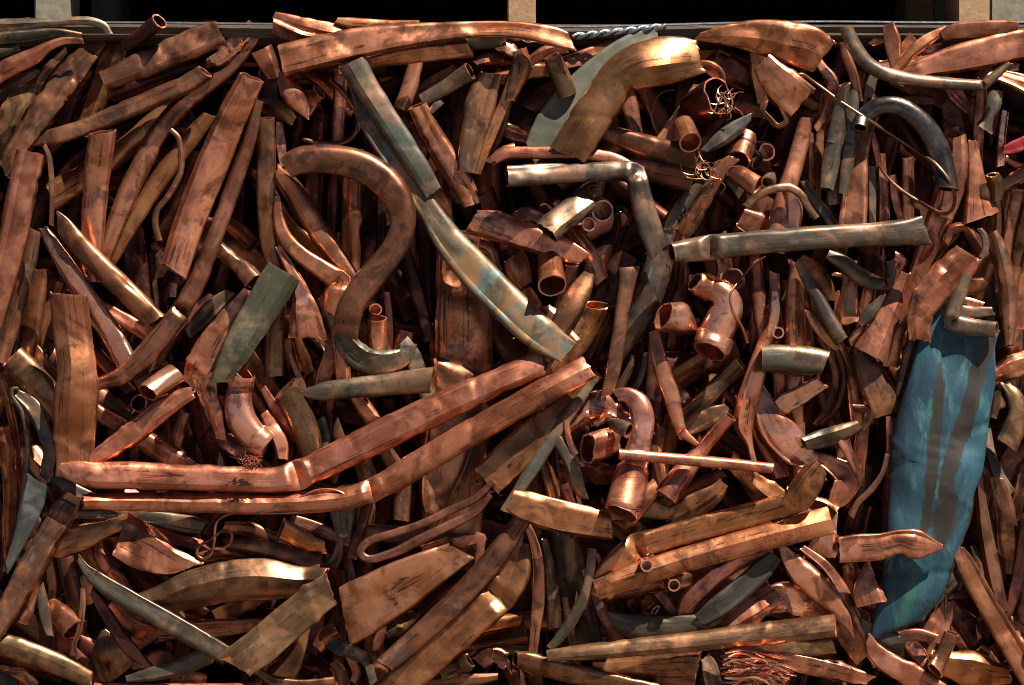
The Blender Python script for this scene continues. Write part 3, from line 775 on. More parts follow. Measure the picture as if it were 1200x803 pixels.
1 G f.55 e=oo n1.2 | 942,520,16 958,516,22 985,508,22 1008,498,13 | grey pipe stub
1 D f.5 e=oo | 1000,478,9 1018,481,10 1019,490,10 1010,504,9 | hooked strip
1 S f.4 e=ff n.9 r15 | 888,458,12 897,478,28 908,500,40 928,523,42 948,538,26 958,542,8 | =bright curved copper half-pipe with a lit lip @the bright half-pipe
1 C f.5 n1.4 | 956,536,9 975,545,22 992,560,34 985,582,28 978,592,10 | =shiny folded copper pipe bent over beside the bright half-pipe
-.3 O f.45 e=of n.7 | 962,546,23 953,558,33 940,578,36 932,592,30 | =tan boxy pipe end beside the shiny folded pipe
1 O f.4 | 952,588,8 965,593,18 978,605,24 | folded scrap
2 C f.6 | 1012,500,15 1009,525,18 1008,555,14 | pipe
1 B f.5 | 984,516,8 996,535,12 1008,560,7 | narrow strip
1 C f.4 | 1041,488,7 1042,512,8 1042,538,7 | narrow strip
0 B f.7 | 1040,532,6 1034,555,7 1020,575,8 1005,590,8 998,606,7 | =thin brown hooked strip below the purplish brown pipe
2 G f.5 | 1018,546,8 1012,570,14 1002,596,12 | strip
1 G f.6 e=hf | 1073,392,18 1066,420,19 1056,455,14 1048,480,7 | =olive narrow pipe along the upper blue sheet edge
2 C f.8 | 931,432,20 932,475,21 936,520,17 | pipe
1 C f.4 n1.4 | 1168,440,22 1182,432,30 1205,424,30 | folded sheet
1 Y f.5 | 1169,446,7 1168,470,10 1164,490,8 | strip
0 Y f.75 e=fo | 1178,450,9 1188,462,18 1193,482,23 1188,503,26 1180,522,27 | =bronze curved stub like a claw beside the blue sheet @the bronze claw stub
2 G f.6 | 1157,505,6 1162,535,12 1172,560,14 1186,578,10 | pipe
2 D f.7 | 1205,520,26 1185,540,26 1176,560,20 | pipe
2 B f.6 e=ho | 1205,535,24 1195,580,24 1188,610,20 | pipe
2 C f.7 e=hh | 1195,385,20 1192,405,22 1190,425,20 | pipe
3 D f.7 | 1050,500,20 1046,560,22 1040,620,20 | pipe
0 C f.75 e=fo | 766,388,12 770,410,17 778,440,20 787,465,20 793,490,16 !799,507,13 817,521,5 | =wavy salmon tube pinched at its lower end @the wavy salmon tube
0 S f.85 e=fo n.6 | 722,464,14 734,464,20 747,472,26 753,490,28 750,515,28 743,545,33 737,570,38 729,602,39 | =bent shiny copper pipe with a wider soldered sleeve @the sleeved bent pipe
-1 C f.95 e=oo n.4 | 725,532,13 780,537,13.5 850,543,13.5 906,549,12 | =slim straight copper tube lying level over the sleeved pipe @the slim level tube
1 S f.6 n2.2 | 672,488,16 684,478,38 703,478,44 720,484,26 728,490,10 | =crumpled dark copper ball beside the sleeved bent pipe @the crumpled copper ball
0 C f.8 e=of n1 | 689,526,34,-14 700,523,35,-5 714,518,34,4 727,514,26,10 | =square-mouthed pink copper stub below the crumpled ball
0 G f.7 e=fo n.6 | 714,497,12,8 724,499,17,0 737,505,19,-12 | pipe stub
2 D f.7 n1.6 | 688,548,16 703,555,30 722,556,20 | crumpled scrap
0 B f.6 | 664,494,7 666,512,8 673,530,8 685,546,8 | bent strip
0 G f.45 e=ff | 648,508,7 657,522,14 670,545,17 676,568,17 684,584,10 | =grey-green bent strip below the verdigris tube
1 O f.6 | 632,528,7 638,545,14 645,565,18 650,586,16 | pipe stub
2 S f.4 | 661,567,5 662,580,5 | chip
2 D f.7 | 655,530,20 660,560,24 668,590,20 | pipe
2 Y f.75 e=of n.7 | 869,426,26,-10 852,442,22,-3 828,466,22 800,490,20 | =dull tan pipe stub slanting under the shiny collared bend
1 Y f.4 n1.3 | 803,505,12 820,496,24 840,486,24 854,478,10 | crumpled sheet
0.8 C f.95 e=oh n.5 | 856,488,16,-11 841,505,17,-5 825,524,19 800,555,26 780,582,30 | =reddish round tube with clean open mouth crossing under the slim level tube
1 C f.5 e=ff n.7 | 908,320,12 908,350,14 906,378,16 895,405,18 885,440,24 875,478,28 872,500,24 878,518,10 882,536,4 | =tall reddish tube flaring to a leaf shape at its foot @the tall leaf-footed tube
-.1 B f.7 e=ff n.8 | 738,313,24 735,332,20 730,360,18 725,395,18 718,435,18 711,464,13 | =brown pipe with flared flattened top standing upright beside the green diagonal pipe @the flared-top brown pipe
1 Y f.7 | 741,416,5 738,432,9 730,448,12 722,462,12 | strip
1 G f.7 | 757,413,6 754,432,8 746,452,8 736,460,7 | curved strip
3 D f.7 | 768,430,22 766,480,26 762,530,24 | pipe
2 S f.4 n1.8 | 796,460,8 802,466,16 809,474,10 | crumpled chip
2 C f.5 | 843,456,7 852,464,8 863,477,5 | narrow strip
1 C f.6 e=fo | 772,562,12 764,574,20 752,588,24 | pipe stub
1 Y f.3 n1 | 745,600,14 765,598,24 785,602,14 | curved sheet
1 O f.25 n.9 | 848,566,8 838,578,22 815,593,32 780,612,28 | =tan ridged sheet above the long tan kinked pipe
1 O f.35 n1.3 | 866,548,10 880,562,28 898,578,36 915,588,24 | =rounded copper fold below the slim level tube
3 D f.5 | 850,510,20 875,525,26 890,540,20 | scrap
1 B f.5 e=ff | 775,500,12 770,530,16 775,560,14 | pipe
2 C f.8 | 870,470,16 895,520,18 915,560,20 | pipe
-.1 C f.8 e=oo r10 | 579,188,13 590,181,15 630,179,15 690,181,15 722,187,14 748,200,9 | =slim copper tube lying level over the grey elbowed pipe @the slim upper tube
-.3 G f.75 e=of | 594,207,26 640,204,25 700,201,23 732,199,22 !745,203,24 752,235,27 763,272,28 772,296,24 | =grey pipe bent at a right angle with a level arm and hanging arm @the grey elbowed pipe
1 B f.75 e=ho | 735,196,22 765,200,27 790,204,32 813,210,33 | =brown pipe stub with cut end beyond the bend of the grey elbowed pipe
1 G f.6 e=hf r5 | 822,210,16 810,229,22 793,256,26 778,290,30 766,330,35 752,365,33 738,395,22 728,412,12 | =long green-grey diagonal pipe passing behind the level grey-green pipe @the green diagonal pipe
1 B f.6 e=ff n1.3 | 860,185,14 846,198,18 834,218,19 818,246,22 799,275,22 | =dark copper crumpled pipe slanting above the level grey-green pipe
-.6 G f.75 e=of n.6 r-8 | 787,296,22 805,294,27 !833,290,30 880,285,28 950,279,28 1020,275,28 1060,272,31 1086,270,36 | =long level grey-green pipe with flared end lying across upright strips @the level grey-green pipe
0 G f.6 e=of n1.2 | 641,272,34,-12 652,260,36,-6 672,245,34,3 694,228,28,10 | =mossy grey pipe stub with crushed mouth below the grey elbowed pipe @the mossy stub
1 C f1 e=oo n.3 | 680,228,3 690,219,3 699,217,3 703,222,3 697,226,3 | ring wire
1 S f1 e=oo n.3 | 676,224,3 688,214,3 700,213,3 704,219,3 | ring wire
1 B f1 e=oh n.3 | 706,247,26,-5 703,243,26,50 | =round dark pipe mouth with a bright rim beside the mossy stub @the dark round mouth
1 C f1 e=oh n.5 | 690,263,17,-5 684,266,17,40 | small round-mouthed stub
1 C f.4 e=ff n1.1 | 552,260,31 575,264,36 605,273,37 635,284,32 662,294,28 684,304,16 | =broad salmon folded pipe with square end lying below the mossy stub @the broad salmon folded pipe
0 C f.95 e=ho n.6 | 643,298,25,30 645,312,29,8 647,334,34,-22 | =copper pipe with wide wavy open mouth facing outward @the wide wavy mouth
1 B f.5 e=oh n.7 | 670,311,16,-5 664,335,18,4 656,365,18,14 | =narrow oval-mouthed stub beside the wide wavy mouth
1 B f.7 e=ph n.6 | 690,320,14 682,338,25 668,362,28 655,385,24 | =dark chiselled pipe tip below the broad salmon pipe
2 D f.5 n1.3 | 724,250,9 722,270,12 712,290,20 700,308,22 | bent strip
1 O f.8 e=oh n.5 | 700,358,26 690,374,37 674,398,39 655,425,38 | =tan pipe end with rounded oval face under the flared-top brown pipe @the tan oval end
2 D f.7 | 740,300,34 718,335,40 700,370,42 688,405,36 | =broad dark purple pipe behind the flared-top brown pipe
0 S f.9 e=oo n.6 | 832,412,40 838,395,41 846,376,41 852,358,38 846,344,34 830,337,28 814,330,24 | =shiny copper elbow fitting with flared collar and purple tarnish @the shiny tarnished elbow
0 S f.85 e=of n.6 | 777,371,33,-16 788,372,36,-6 800,373,38,4 813,373,36,14 | =bright pink pipe stub with wavy open mouth beside the tarnished elbow
2 C f.6 | 801,305,9 802,318,13 801,332,13 | scrap
1 B f1 e=oh n.6 | 858,327,28,-5 862,334,26,35 | =dark open mouth with thin bright rim above the tarnished elbow
-1 C f1 e=hh n.3 | 897,300,3 884,308,3 870,325,3 856,345,3 858,362,3 870,385,3.5 876,402,3.5 | =thin copper wire curling over the tarnished elbow
2 C f.7 | 884,292,15 888,340,18 894,390,17 | pipe
1 C f.5 n1.2 | 868,255,26 884,262,30 900,268,26 | folded sheet
1 C f.9 e=fo n.5 | 852,196,18,6 868,206,23,0 888,220,26,-11 | =smooth pink pipe stub under the dark ring wires
1 G f.9 e=ho n.5 | 905,208,17,30 899,214,17,-4 | round-mouthed stub
1 G f.7 e=of | 846,204,9 858,214,12 869,228,13 | curved stub
3 O f.6 | 602,300,26 608,318,30 616,335,20 | scrap
2 C f.5 n1.4 | 617,338,12 624,352,18 632,372,12 | scrap
1 C f.5 n1.8 | 638,360,14 648,372,22 660,386,16 | crumpled scrap
1 C f.5 n1.8 | 606,247,12 618,251,20 634,256,14 | crumpled scrap
2 C f.9 e=oh | 640,246,18,-3 650,240,18,25 | round-mouthed stub
2 C f.7 e=oo | 660,255,18 690,295,20 705,330,20 | pipe
1 B f.7 e=oo n.8 | 311,139,22 312,180,23 312,240,23 315,282,21 322,312,19 | =upright brown pipe with square cut top beside the bright diagonal copper pipe @the upright square-topped pipe
1 S f.5 n1.8 | 327,143,8 329,165,12 332,195,9 | crumpled strip
0 C f.6 e=ff n.8 | 325,230,7 326,255,13 334,278,18 352,298,20 378,316,23 !398,330,28 396,347,34 391,370,27 | =pink bent pipe ending in a squared folded-down block @the pink pipe with folded block
1 C f.85 e=oh n.7 | 322,200,18 340,220,26 362,254,26 388,293,24 422,342,20 | =straight copper pipe slanting beside the S-bent pipe @the straight slanting copper pipe
0 C f.4 e=ff n1.2 | 326,290,7 340,315,13 352,342,22 357,368,36 361,396,46 | =pink flattened pipe fanning out to a squared lower edge below the folded block @the pink fanned pipe
-.2 B f.7 e=hf n.6 | 335,198,26 350,189,32 380,187,35 415,192,36 445,208,37 466,233,35 472,262,31 462,292,31 440,320,33 420,345,33 408,370,32 405,392,30 | =big grey-brown pipe bent into an S-shaped hook @the big S-bent pipe
0.3 G f.35 e=ff n1.3 | 399,386,16 408,405,28 425,420,34 450,425,32 472,418,24 480,405,10 | =grey folded scoop at the foot of the S-bent pipe
1 G f.35 n1.2 | 472,400,10 482,418,24 490,436,22 | folded strip
4 D f.8 | 393,200,14 390,245,14 387,310,13 | pipe
3 O f.7 | 413,210,25 412,265,25 410,340,22 | pipe
4 D f.8 | 447,215,11 447,300,12 446,350,10 | pipe
3 D f.7 | 477,300,12 490,345,16 503,400,15 | pipe
3 C f.95 e=oh | 440,363,16,0 440,370,16,40 | round-mouthed stub
1 C f.9 e=oh n.4 | 442,373,23,-9 442,395,23,0 441,425,22,3 | =upright copper stub with open square top beside the S-bent pipe
2 C f.6 | 453,342,8 456,370,9 457,410,9 | narrow strip
2 C f.8 | 476,388,18 471,408,26 466,440,24 | pipe stub
-.2 V f.5 e=of n.9 r6 | 413,72,36 424,93,31 444,125,29 470,165,28 492,200,27 508,226,22 | =verdigris-grey pipe with flattened top slanting above the brass pipe @the verdigris-grey slanted pipe
0.2 T f.55 e=hf n.5 | 420,105,20 432,140,24 456,180,25 482,216,24 502,246,27 526,282,36 558,319,42 595,357,43 635,393,41 666,413,30 | =long brass pipe flattened and stained with turquoise at its lower half @the long brass pipe
1 C f.7 e=oo n.9 | 489,124,24,-10 500,148,26,-4 522,185,29 541,215,28 554,240,22 | =pink copper pipe with torn open top slanting beside the verdigris-grey pipe @the torn-topped pink pipe
1 G f.4 | 505,132,6 511,124,10 518,119,7 | ring strip
2 C f.5 n1.6 | 512,222,12 520,236,18 524,252,10 | crumpled scrap
2 C f.6 | 562,286,14 574,292,14 581,312,9 | bent strip
2 C f.7 e=ho | 395,370,20 398,400,20 402,440,18 | pipe
2 C f.6 e=ff | 390,395,12 398,425,16 415,450,12 | bent strip
0 G f.75 e=fo n.6 | 356,458,10 372,459,20 410,455,24 460,450,27 507,445,31 | =grey pipe stub lying level below the S-bent pipe with a cut flared end @the level grey stub
1 B f.5 | 340,414,4 345,430,6 352,445,8 357,460,8 | narrow strip
1 Y f.75 e=oh n.6 | 335,455,34,-9 348,480,34,-2 358,505,32 366,535,28 | =golden-brown pipe with ragged open top above the upper long kinked pipe
1 C f.5 e=oo n.8 | 308,455,9 322,478,13 337,500,18 350,512,20 | =dull pink narrow pipe flaring at its lower end beside the golden-brown pipe
2 Y f.8 e=oo | 323,360,24 322,400,24 322,441,24 | =tan upright pipe with square end behind the pink fanned pipe
2 C f.5 n1.4 | 350,400,12 358,420,18 365,436,12 | scrap
2 B f.6 n1.3 | 375,395,22 388,410,26 380,440,16 | folded scrap
2 C f.6 e=ho | 412,455,14 425,475,20 440,495,20 | pipe stub
3 D f.8 | 385,470,18 383,500,16 381,528,14 | pipe
2 L f.9 e=of | 376,490,12 381,510,14 382,530,12 | =pale grey tube end in the gap above the upper long kinked pipe
3 C f.7 | 425,540,24 432,565,26 428,600,24 | pipe
3 B f.7 | 455,530,22 470,560,24 470,610,20 | pipe
-.3 C f.5 e=of n.9 r6 | 329,71,38 350,66,38 400,54,37 450,45,32 510,38,24 570,34,19 615,36,21 650,43,23 670,49,18 | =long copper pipe lying along the top with a squarely cut flattened end @the long top copper pipe
1 C f.5 e=fo n.8 | 428,74,12 455,68,20 500,61,24 551,56,24 | =copper pipe with square end tucked under the long top pipe
1 G f.7 e=ho n.6 | 545,52,16,6 565,48,20,0 587,43,25,-11 | =grey-olive pipe stub with cut mouth at the end of the tucked pipe
1 C f.4 e=ff n1.2 | 321,18,6 345,25,14 380,34,18 412,38,8 | flattened strip
1 B f.5 n1.2 | 320,30,18 335,38,22 352,44,20 368,46,8 | flattened stub
1 C f.5 | 394,24,7 412,27,13 435,28,12 452,28,5 | strip
1 C f.5 n1.2 | 306,58,26 314,74,24 321,92,16 | folded scrap
0 C f.8 e=ff n.6 | 326,90,12 335,99,23 347,116,25 362,134,9 | =bright copper spike pointing down under the long top pipe
1 C f.7 | 361,133,6 366,122,14 374,108,18 | pipe stub
1 Y f.5 e=ff | 300,122,8 316,125,22 332,132,20 344,142,8 | olive leaf-shaped scrap
1 B f.95 e=oo n.3 | 386,93,5 396,102,7 411,120,7 420,140,7 415,158,7 400,168,7 375,168,6 355,163,5 | =thin tube curled into a hook under the long top pipe @the thin curled hook
2 C f.8 | 400,80,17 398,125,15 395,170,14 | pipe
2 C f.8 | 488,70,18 480,102,20 470,128,18 | pipe
1 G f.8 e=oh n.5 | 551,83,22,-11 530,97,20,-2 495,118,17,3 | =grey-green pipe stub with bright cut mouth below the tucked copper pipe
3 D f.6 | 535,80,18 505,98,20 480,118,18 | pipe
1 B f.45 e=oh n1.1 | 576,86,27 569,102,33 560,135,34 552,170,28 547,202,22 | =mottled brown flattened pipe with jagged top beside the torn-topped pink pipe @the mottled jagged-top pipe
1 O f.5 | 604,78,10 596,105,15 582,140,15 568,175,13 558,204,10 | =narrow orange-brown strip leaning along the mottled jagged-top pipe
2 C f.6 n1.5 | 556,74,10 575,68,18 600,72,16 | bent scrap
2 S f.6 n2 | 582,58,10 592,55,18 604,62,12 | crumpled chip
2 G f.6 | 592,130,10 586,150,15 576,176,12 | pipe
2 C f.6 n1.8 | 590,150,14 602,156,20 614,160,14 | crumpled scrap
1 C f.6 n1.8 | 577,190,9 590,180,16 604,175,16 | crumpled scrap
1 O f.5 n1.2 | 609,58,18 611,78,24 604,100,18 598,118,8 | folded sheet
1 C f.4 e=ff n.8 | 616,76,8 634,64,16 652,58,14 664,58,8 | folded strip
2 O f.7 | 604,88,16 620,84,20 640,82,18 | pipe stub
1 Y f.85 e=oh n.5 | 646,66,20,-5 655,85,23,0 666,112,22,4 | =tan pipe stub with dark open top under the tip of the long top pipe
2 C f.5 n1.3 | 662,74,16 690,66,22 724,50,8 | jagged strip
1 H f.2 e=ff n.6 r-10 | 771,42,10 752,50,30 728,66,38 700,88,40 672,114,40 645,146,38 622,180,22 | =pale green-grey flattened sheet slanting behind the folded bronze sheet @the pale green sheet
-.2 N f.45 e=ff n1 | 820,66,40 800,68,52 775,72,58 750,77,56 726,88,46 712,110,45 692,140,48 665,182,44 | =large folded golden-bronze sheet bent over like a knee @the folded bronze sheet
3 C f1 e=hh n.3 | 790,105,3 776,108,3 766,120,3 764,138,3 772,156,3 782,150,3 | ring wire
2 B f.7 e=of | 734,112,21 738,128,22 743,148,14 | pipe stub
1 D f.85 e=oh n.8 | 842,113,46,-15 832,119,48,-2 812,130,40,28 | =dark wide pipe mouth packed with shredded copper @the dark packed mouth
1 C f1 e=ho n.4 | 801,146,24,25 805,156,25,6 809,167,27,-12 | =round copper tube mouth facing outward below the dark packed mouth
2 C f.5 | 807,122,8 795,142,20 778,168,22 | folded strip
1 B f.7 e=ho n.8 | 712,156,18 735,164,25 770,175,28 818,186,29 | =brown pipe lying level above the slim upper tube with a cut end @the level brown pipe
0 P f.4 e=ff | 880,137,5 862,150,18 845,163,19 826,177,8 | =dark slate pointed flap slanting between two copper tube mouths
1 C f1 e=oo n.3 | 876,157,25,10 872,172,26,2 867,187,27,-12 | =pink copper sleeve with a groove and dark open lower end @the grooved copper sleeve
2 G f.9 e=oo | 880,182,20,10 888,190,20,0 | pipe stub
2 B f.95 e=oh | 898,178,22,0 892,176,22,40 | round-mouthed stub
3 D f.6 | 862,120,26 880,122,32 898,128,24 | scrap
2 B f.3 e=oo n1 | 898,105,9 908,112,9 918,128,9 922,142,8 912,148,7 902,140,7 895,132,6 | bent ring strip
0 O f.35 e=ff n1.1 | 818,43,8 845,41,22 880,42,38 915,48,50 945,55,54 966,66,48 | =broad brown domed sheet with purple stain below the strap @the domed brown sheet
2 O f.5 e=ff | 808,80,8 828,78,16 841,86,16 847,100,8 | curved horn
3 D f.5 | 845,75,30 865,88,34 885,98,28 | scrap
2 B f.5 | 888,68,24 891,95,24 893,120,14 | folded sheet
0 C f.35 e=of n1.1 | 894,72,28 905,86,38 922,103,46 941,120,44 | =tan trapezoid pipe flap with pale cut edge under the domed sheet @the tan flap
-1 Y f1 e=hh n.2 | 933,107,3.5 931,94,3.5 938,87,4 955,97,4 985,119,4 1020,142,4 1062,169,4 1098,194,4.5 1115,217,4.5 1119,235,4.5 1113,249,4.5 1103,250,4.5 1080,238,4.5 1055,222,4.5 1036,203,4 1030,192,4 | =long brass-coloured wire crossing the dark arched tube and looping back @the long brass wire
-.3 G f.9 e=oo n.4 | 991,32,16 1000,52,18 1016,74,18 1040,87,17 1075,94,15 1115,98,14 !1153,100,12 1166,89,11 1184,74,7 | =smooth grey-tan tube curving down then level with an upturned tip @the smooth upturned tube
1 C f.5 n.9 | 1104,42,12 1120,37,20 1150,34,20 1180,31,15 1194,30,5 | =copper pipe tapering to a tip above the purplish flattened pipe
1 C f.4 | 1052,80,8 1066,64,14 1085,48,15 1110,34,10 | narrow strip
1 C f.5 e=ph n.8 | 1066,84,6 1090,77,24 1125,68,34 1165,59,37 1215,48,36 | =broad purplish-copper flattened pipe rising behind the smooth upturned tube @the purplish flattened pipe
1 C f.4 e=ff | 1041,28,14 1045,45,21 1048,65,18 1050,80,8 | =upright copper fin with bright rim beside the smooth upturned tube
1 C f.4 | 1070,42,12 1062,56,14 1054,76,6 | narrow strip
2 S f.4 n2 | 1072,68,14 1086,64,22 1105,55,8 | crumpled scrap
1 B f.7 | 987,50,9 992,65,11 1000,88,12 1008,118,8 | thin tube
1 C f.5 n1.2 | 964,80,12 975,95,15 974,115,15 966,138,14 956,152,7 | bent strip
0 G f.6 e=oo n.4 B | 990,99,13 986,122,18 980,160,21 973,195,21 969,222,16 | =jointed grey-olive pipe like bamboo with a dark band @the bamboo-like grey pipe
0 G f.6 e=oo n.4 B | 1002,106,11 999,135,15 996,170,16 991,205,15 988,228,12 | =narrower jointed grey pipe with dark band beside the smooth upturned tube
1 G f.6 e=oo | 978,190,14 977,215,15 977,240,14 | pipe stub
-.2 K f.8 e=oo n.4 | 1008,150,18 1012,138,20 1028,126,21 1050,124,21 1072,136,24 1091,158,26 1103,185,26 1111,222,25 | =glossy blackened tube bent into an arch @the dark arched tube
1 C f.3 e=fh n.8 | 1016,152,9 1009,170,22 1004,195,28 1002,225,30 999,262,34 | =pink tapered upright sheet beside the dark arched tube
1 C f.5 | 1022,156,7 1026,172,9 1030,195,7 | narrow strip
1 C f.7 e=oh n.6 | 945,138,15 940,160,20 932,190,21 922,225,23 912,270,28 | =slim copper pipe leaning beside the bamboo-like pipe and widening down @the slim leaning pipe
1 O f.8 | 949,155,8 951,185,9 951,218,9 | thin tube
2 B f.7 | 962,150,10 958,190,14 955,235,14 | pipe
2 D f.5 n2 | 1108,120,9 1118,138,30 1120,165,30 1116,185,18 | crumpled sheet
1 C f.3 e=fo n.9 | 1140,165,10 1143,195,18 1146,225,30 1149,256,45 | =pink flattened pipe fanning out to a torn pale edge below the screwed scrap @the pink torn fan
1 C f.4 | 1124,160,16 1124,190,22 1116,230,22 1108,255,18 | flattened strip
1 G f.6 n1.6 | 1168,106,18 1164,122,21 1158,138,15 1154,152,24 | =pale crumpled screwed scrap above the pink torn fan
2 S f.8 | 1178,130,9 1174,160,10 1172,195,10 | thin tube
1 R f.3 n1.5 | 1176,176,8 1190,172,16 1212,164,18 | =scrap of red plastic sheet wedged at the bale edge
2 C f.7 | 1178,185,8 1190,192,10 1206,198,10 | tube
1 O f.5 n1 | 1170,88,10 1188,94,20 1212,104,28 | =orange and purple stained pipe below the purplish flattened pipe
1 S f.6 n2.5 | 1176,86,6 1182,79,13 1194,79,9 | crumpled chip
2 C f.5 n1.8 | 1112,102,16 1122,114,22 1134,128,12 | crumpled scrap
2 D f.5 | 1056,118,10 1075,117,13 1096,119,8 | strip
2 G f.5 | 1024,88,10 1019,104,14 1016,122,8 | strip
2 C f.5 | 1020,52,8 1030,46,12 1040,42,8 | scrap
2 C f.6 e=oo | 1150,108,14 1147,140,14 1146,175,12 | pipe
-.6 Y f.8 e=oo n.3 | 874,242,8 886,231,10 905,222,10 925,220,10 938,228,10 947,243,9 957,256,8 | =tan tube arched over two shiny folded lobes @the small arched tan tube
1 S f.6 e=hf n.8 | 920,225,14 914,245,19 908,275,18 | =shiny folded copper lobe under the small arched tan tube
1 S f.6 e=hf n.8 | 928,226,12 932,245,18 930,272,16 | =second shiny copper lobe under the small arched tan tube
1 G f.6 | 942,212,10 952,230,13 966,248,14 980,268,13 | pipe
1 G f.5 | 1022,195,9 1022,225,10 1022,262,9 | strip
2 C f.5 | 1034,200,10 1036,230,13 1036,262,14 | strip
1 C f.5 | 1046,205,8 1050,235,10 1057,260,8 | bent strip
2 C f.7 | 1064,185,14 1064,225,15 1064,262,15 | pipe
1 C f.55 e=hf n.7 | 1122,190,28 1112,225,34 1097,265,30 1079,310,23 1064,352,22 1050,395,19 1043,430,19 | =long salmon strip slanting down past the flared end of the level grey-green pipe @the long salmon strip
1 C f.35 e=fo n.8 | 1062,320,10 1052,345,20 1036,380,33 1020,417,44 | =shorter salmon strip spreading to a square end beside the long salmon strip @the shorter salmon strip
1 B f.5 n2 | 1108,284,10 1115,270,14 1130,266,12 1140,278,16 1150,294,14 | crumpled strip
0 G f.6 | 1148,268,6 1154,278,9 1155,292,9 1150,302,7 | curved strip
-.1 C f.4 e=of n1.4 | 1136,297,36 1126,309,43 1108,329,46 1090,349,42 1079,370,34 1078,398,26 | =large crumpled copper pipe end with a dark hole above the blue sheet @the crumpled holed pipe
-.4 G f.7 e=ho n.6 | 1134,322,12 1126,342,16 1118,362,18 !1115,378,20 1140,384,21 1168,386,18 | =grey-brown pipe bent at its foot along the top of the blue sheet
1 G f.6 n1.3 | 1122,362,12 1140,366,16 1164,365,12 | pipe stub
1 C f.5 | 1122,350,8 1138,354,10 1152,358,8 | strip
2 C f.5 n1.3 | 1132,340,14 1145,335,20 1156,330,12 | scrap
1 B f.6 | 1164,272,10 1170,290,19 1177,320,23 1181,355,22 1182,405,14 | =dull olive-brown upright pipe beside the crumpled holed pipe
1 B f.6 | 1188,338,6 1186,370,8 1182,408,8 | narrow strip
2 C f.7 e=oo | 1194,222,18 1186,258,15 1178,305,13 | pipe
2 O f.7 | 1205,240,16 1194,290,17 1187,335,13 | pipe
2 C f.7 | 1208,290,22 1198,340,22 1196,385,20 | pipe
1 Y f.6 | 1163,205,16 1168,218,20 1168,236,12 | scrap
2 S f.6 | 1180,215,14 1192,208,18 1206,200,16 | pipe stub
2 C f.7 | 1170,235,10 1172,265,12 1166,300,10 | tube
0 G f.8 e=fo n.5 | 934,306,9 946,328,14 960,352,15 974,378,17 987,400,16 | =grey-green tube with blunt end slanting below the level grey-green pipe
2 O f.6 | 938,302,12 955,316,20 968,335,18 974,352,10 | curved stub
1 O f.7 e=fo | 933,318,10 932,345,22 932,375,26 932,412,26 | =orange upright tube with pointed top above the blunt grey stub
1 B f.5 | 926,304,7 930,318,8 926,336,8 918,352,6 | bent strip
0 O f.5 e=ff | 946,364,6 955,378,13 968,394,14 982,410,8 | orange blade
1 C f.5 e=ho n.6 | 996,325,14 995,345,21 993,365,28 992,380,35 | =cone-shaped copper pipe end with a rolled lip below the level grey-green pipe @the cone-shaped end
0.2 G f.8 e=ho n.5 | 970,298,12 985,306,18 1003,320,20 1020,330,19 !1040,334,14 1044,322,12 1043,306,10 | =grey-green hooked pipe turned up sharply at its tip @the upturned grey hook
1 C f.5 n1.5 | 1049,300,12 1056,306,16 1052,316,10 | scrap
0 G f.35 e=ff | 1008,380,8 1016,370,16 1025,360,13 1035,346,4 | leaf-shaped chip
1 C f.4 | 996,402,8 1010,388,14 1024,378,8 | folded strip
1 C f.7 | 976,321,5 990,324,5 1004,334,4 | thin strip
2 C f.6 | 980,342,8 982,360,10 979,375,8 | scrap
1 S f.4 | 908,342,8 908,365,12 902,395,9 | crumpled strip
1 B f1 e=oh n.2 | 912,390,14,0 910,393,14,30 | small ring stub
2 B f.7 e=oo | 955,340,16 958,372,18 965,400,18 | pipe
2 C f.7 e=oo | 910,395,18 915,440,20 918,500,18 | pipe
2 C f.7 | 1020,335,16 1015,360,18 1010,385,16 | pipe
2 C f.7 | 845,290,20 850,315,22 845,340,20 | pipe
'''
# ------------------------------------------------------------ setting: yard, pallet on top
bm = bmesh.new()
bmesh.ops.create_grid(bm, x_segments=40, y_segments=40, size=30)
me = bpy.data.meshes.new('ground'); bm.to_mesh(me); bm.free(); me.materials.append(M_GROUND)
gr = link('ground', me); gr['kind'] = 'structure'

TOPZ = W(0, 38, 0)[2]             # top of the bale
def zpx(py, d=0): return W(600, py, d)[2]
def xpx(px, d=0): return W(px, 400, d)[0]
pallet = bpy.data.objects.new('wooden_pallet', None); col.objects.link(pallet)
pallet.location = (0, 0.5, TOPZ)
tag(pallet, 'wooden pallet with chip blocks resting on top of the copper bale', 'pallet')
bz0, bz1 = zpx(44, 60), zpx(28.5, 60)
box('bottom_board', (-1.6, 0.06, bz0), (1.6, 0.16, bz1), M_WOOD, pallet, .003, .0012, 1)
box('bottom_board', (-1.6, 0.165, bz0), (1.6, 0.57, bz1), M_WOOD_SHADE, pallet, .003, .0012, 2)
box('bottom_board', (-1.6, 0.575, bz0), (1.6, 1.005, bz1), M_WOOD_SHADE, pallet, .003, .0012, 3)
bt = bz1 + 0.092
for x0, x1, m in ((40, 79, M_CHIP), (594, 628, M_WOOD2), (1122, 1160, M_WOOD2), (1160.5, 1235, M_CHIP)):
    for y0 in (0.064, 0.475, 0.91):
        box('block', (xpx(x0, 64), y0, bz1 + .0005), (xpx(x1, 64), y0 + .09, bt), m, pallet, .002, .0008, x0 + y0)
for k in range(3):
    y0 = (0.064, 0.475, 0.91)[k]
    box('cross_board', (-1.6, y0, bt + .0005), (1.6, y0 + .095, bt + .02), M_WOOD_SHADE, pallet, .002, .001, 20 + k)
for k in range(14):
    box('deck_board', (-1.56 + k * .223, 0.05, bt + .021), (-1.56 + k * .223 + .2226, 1.02, bt + .042), M_WOOD_SHADE, pallet, .002, .001, 30 + k)
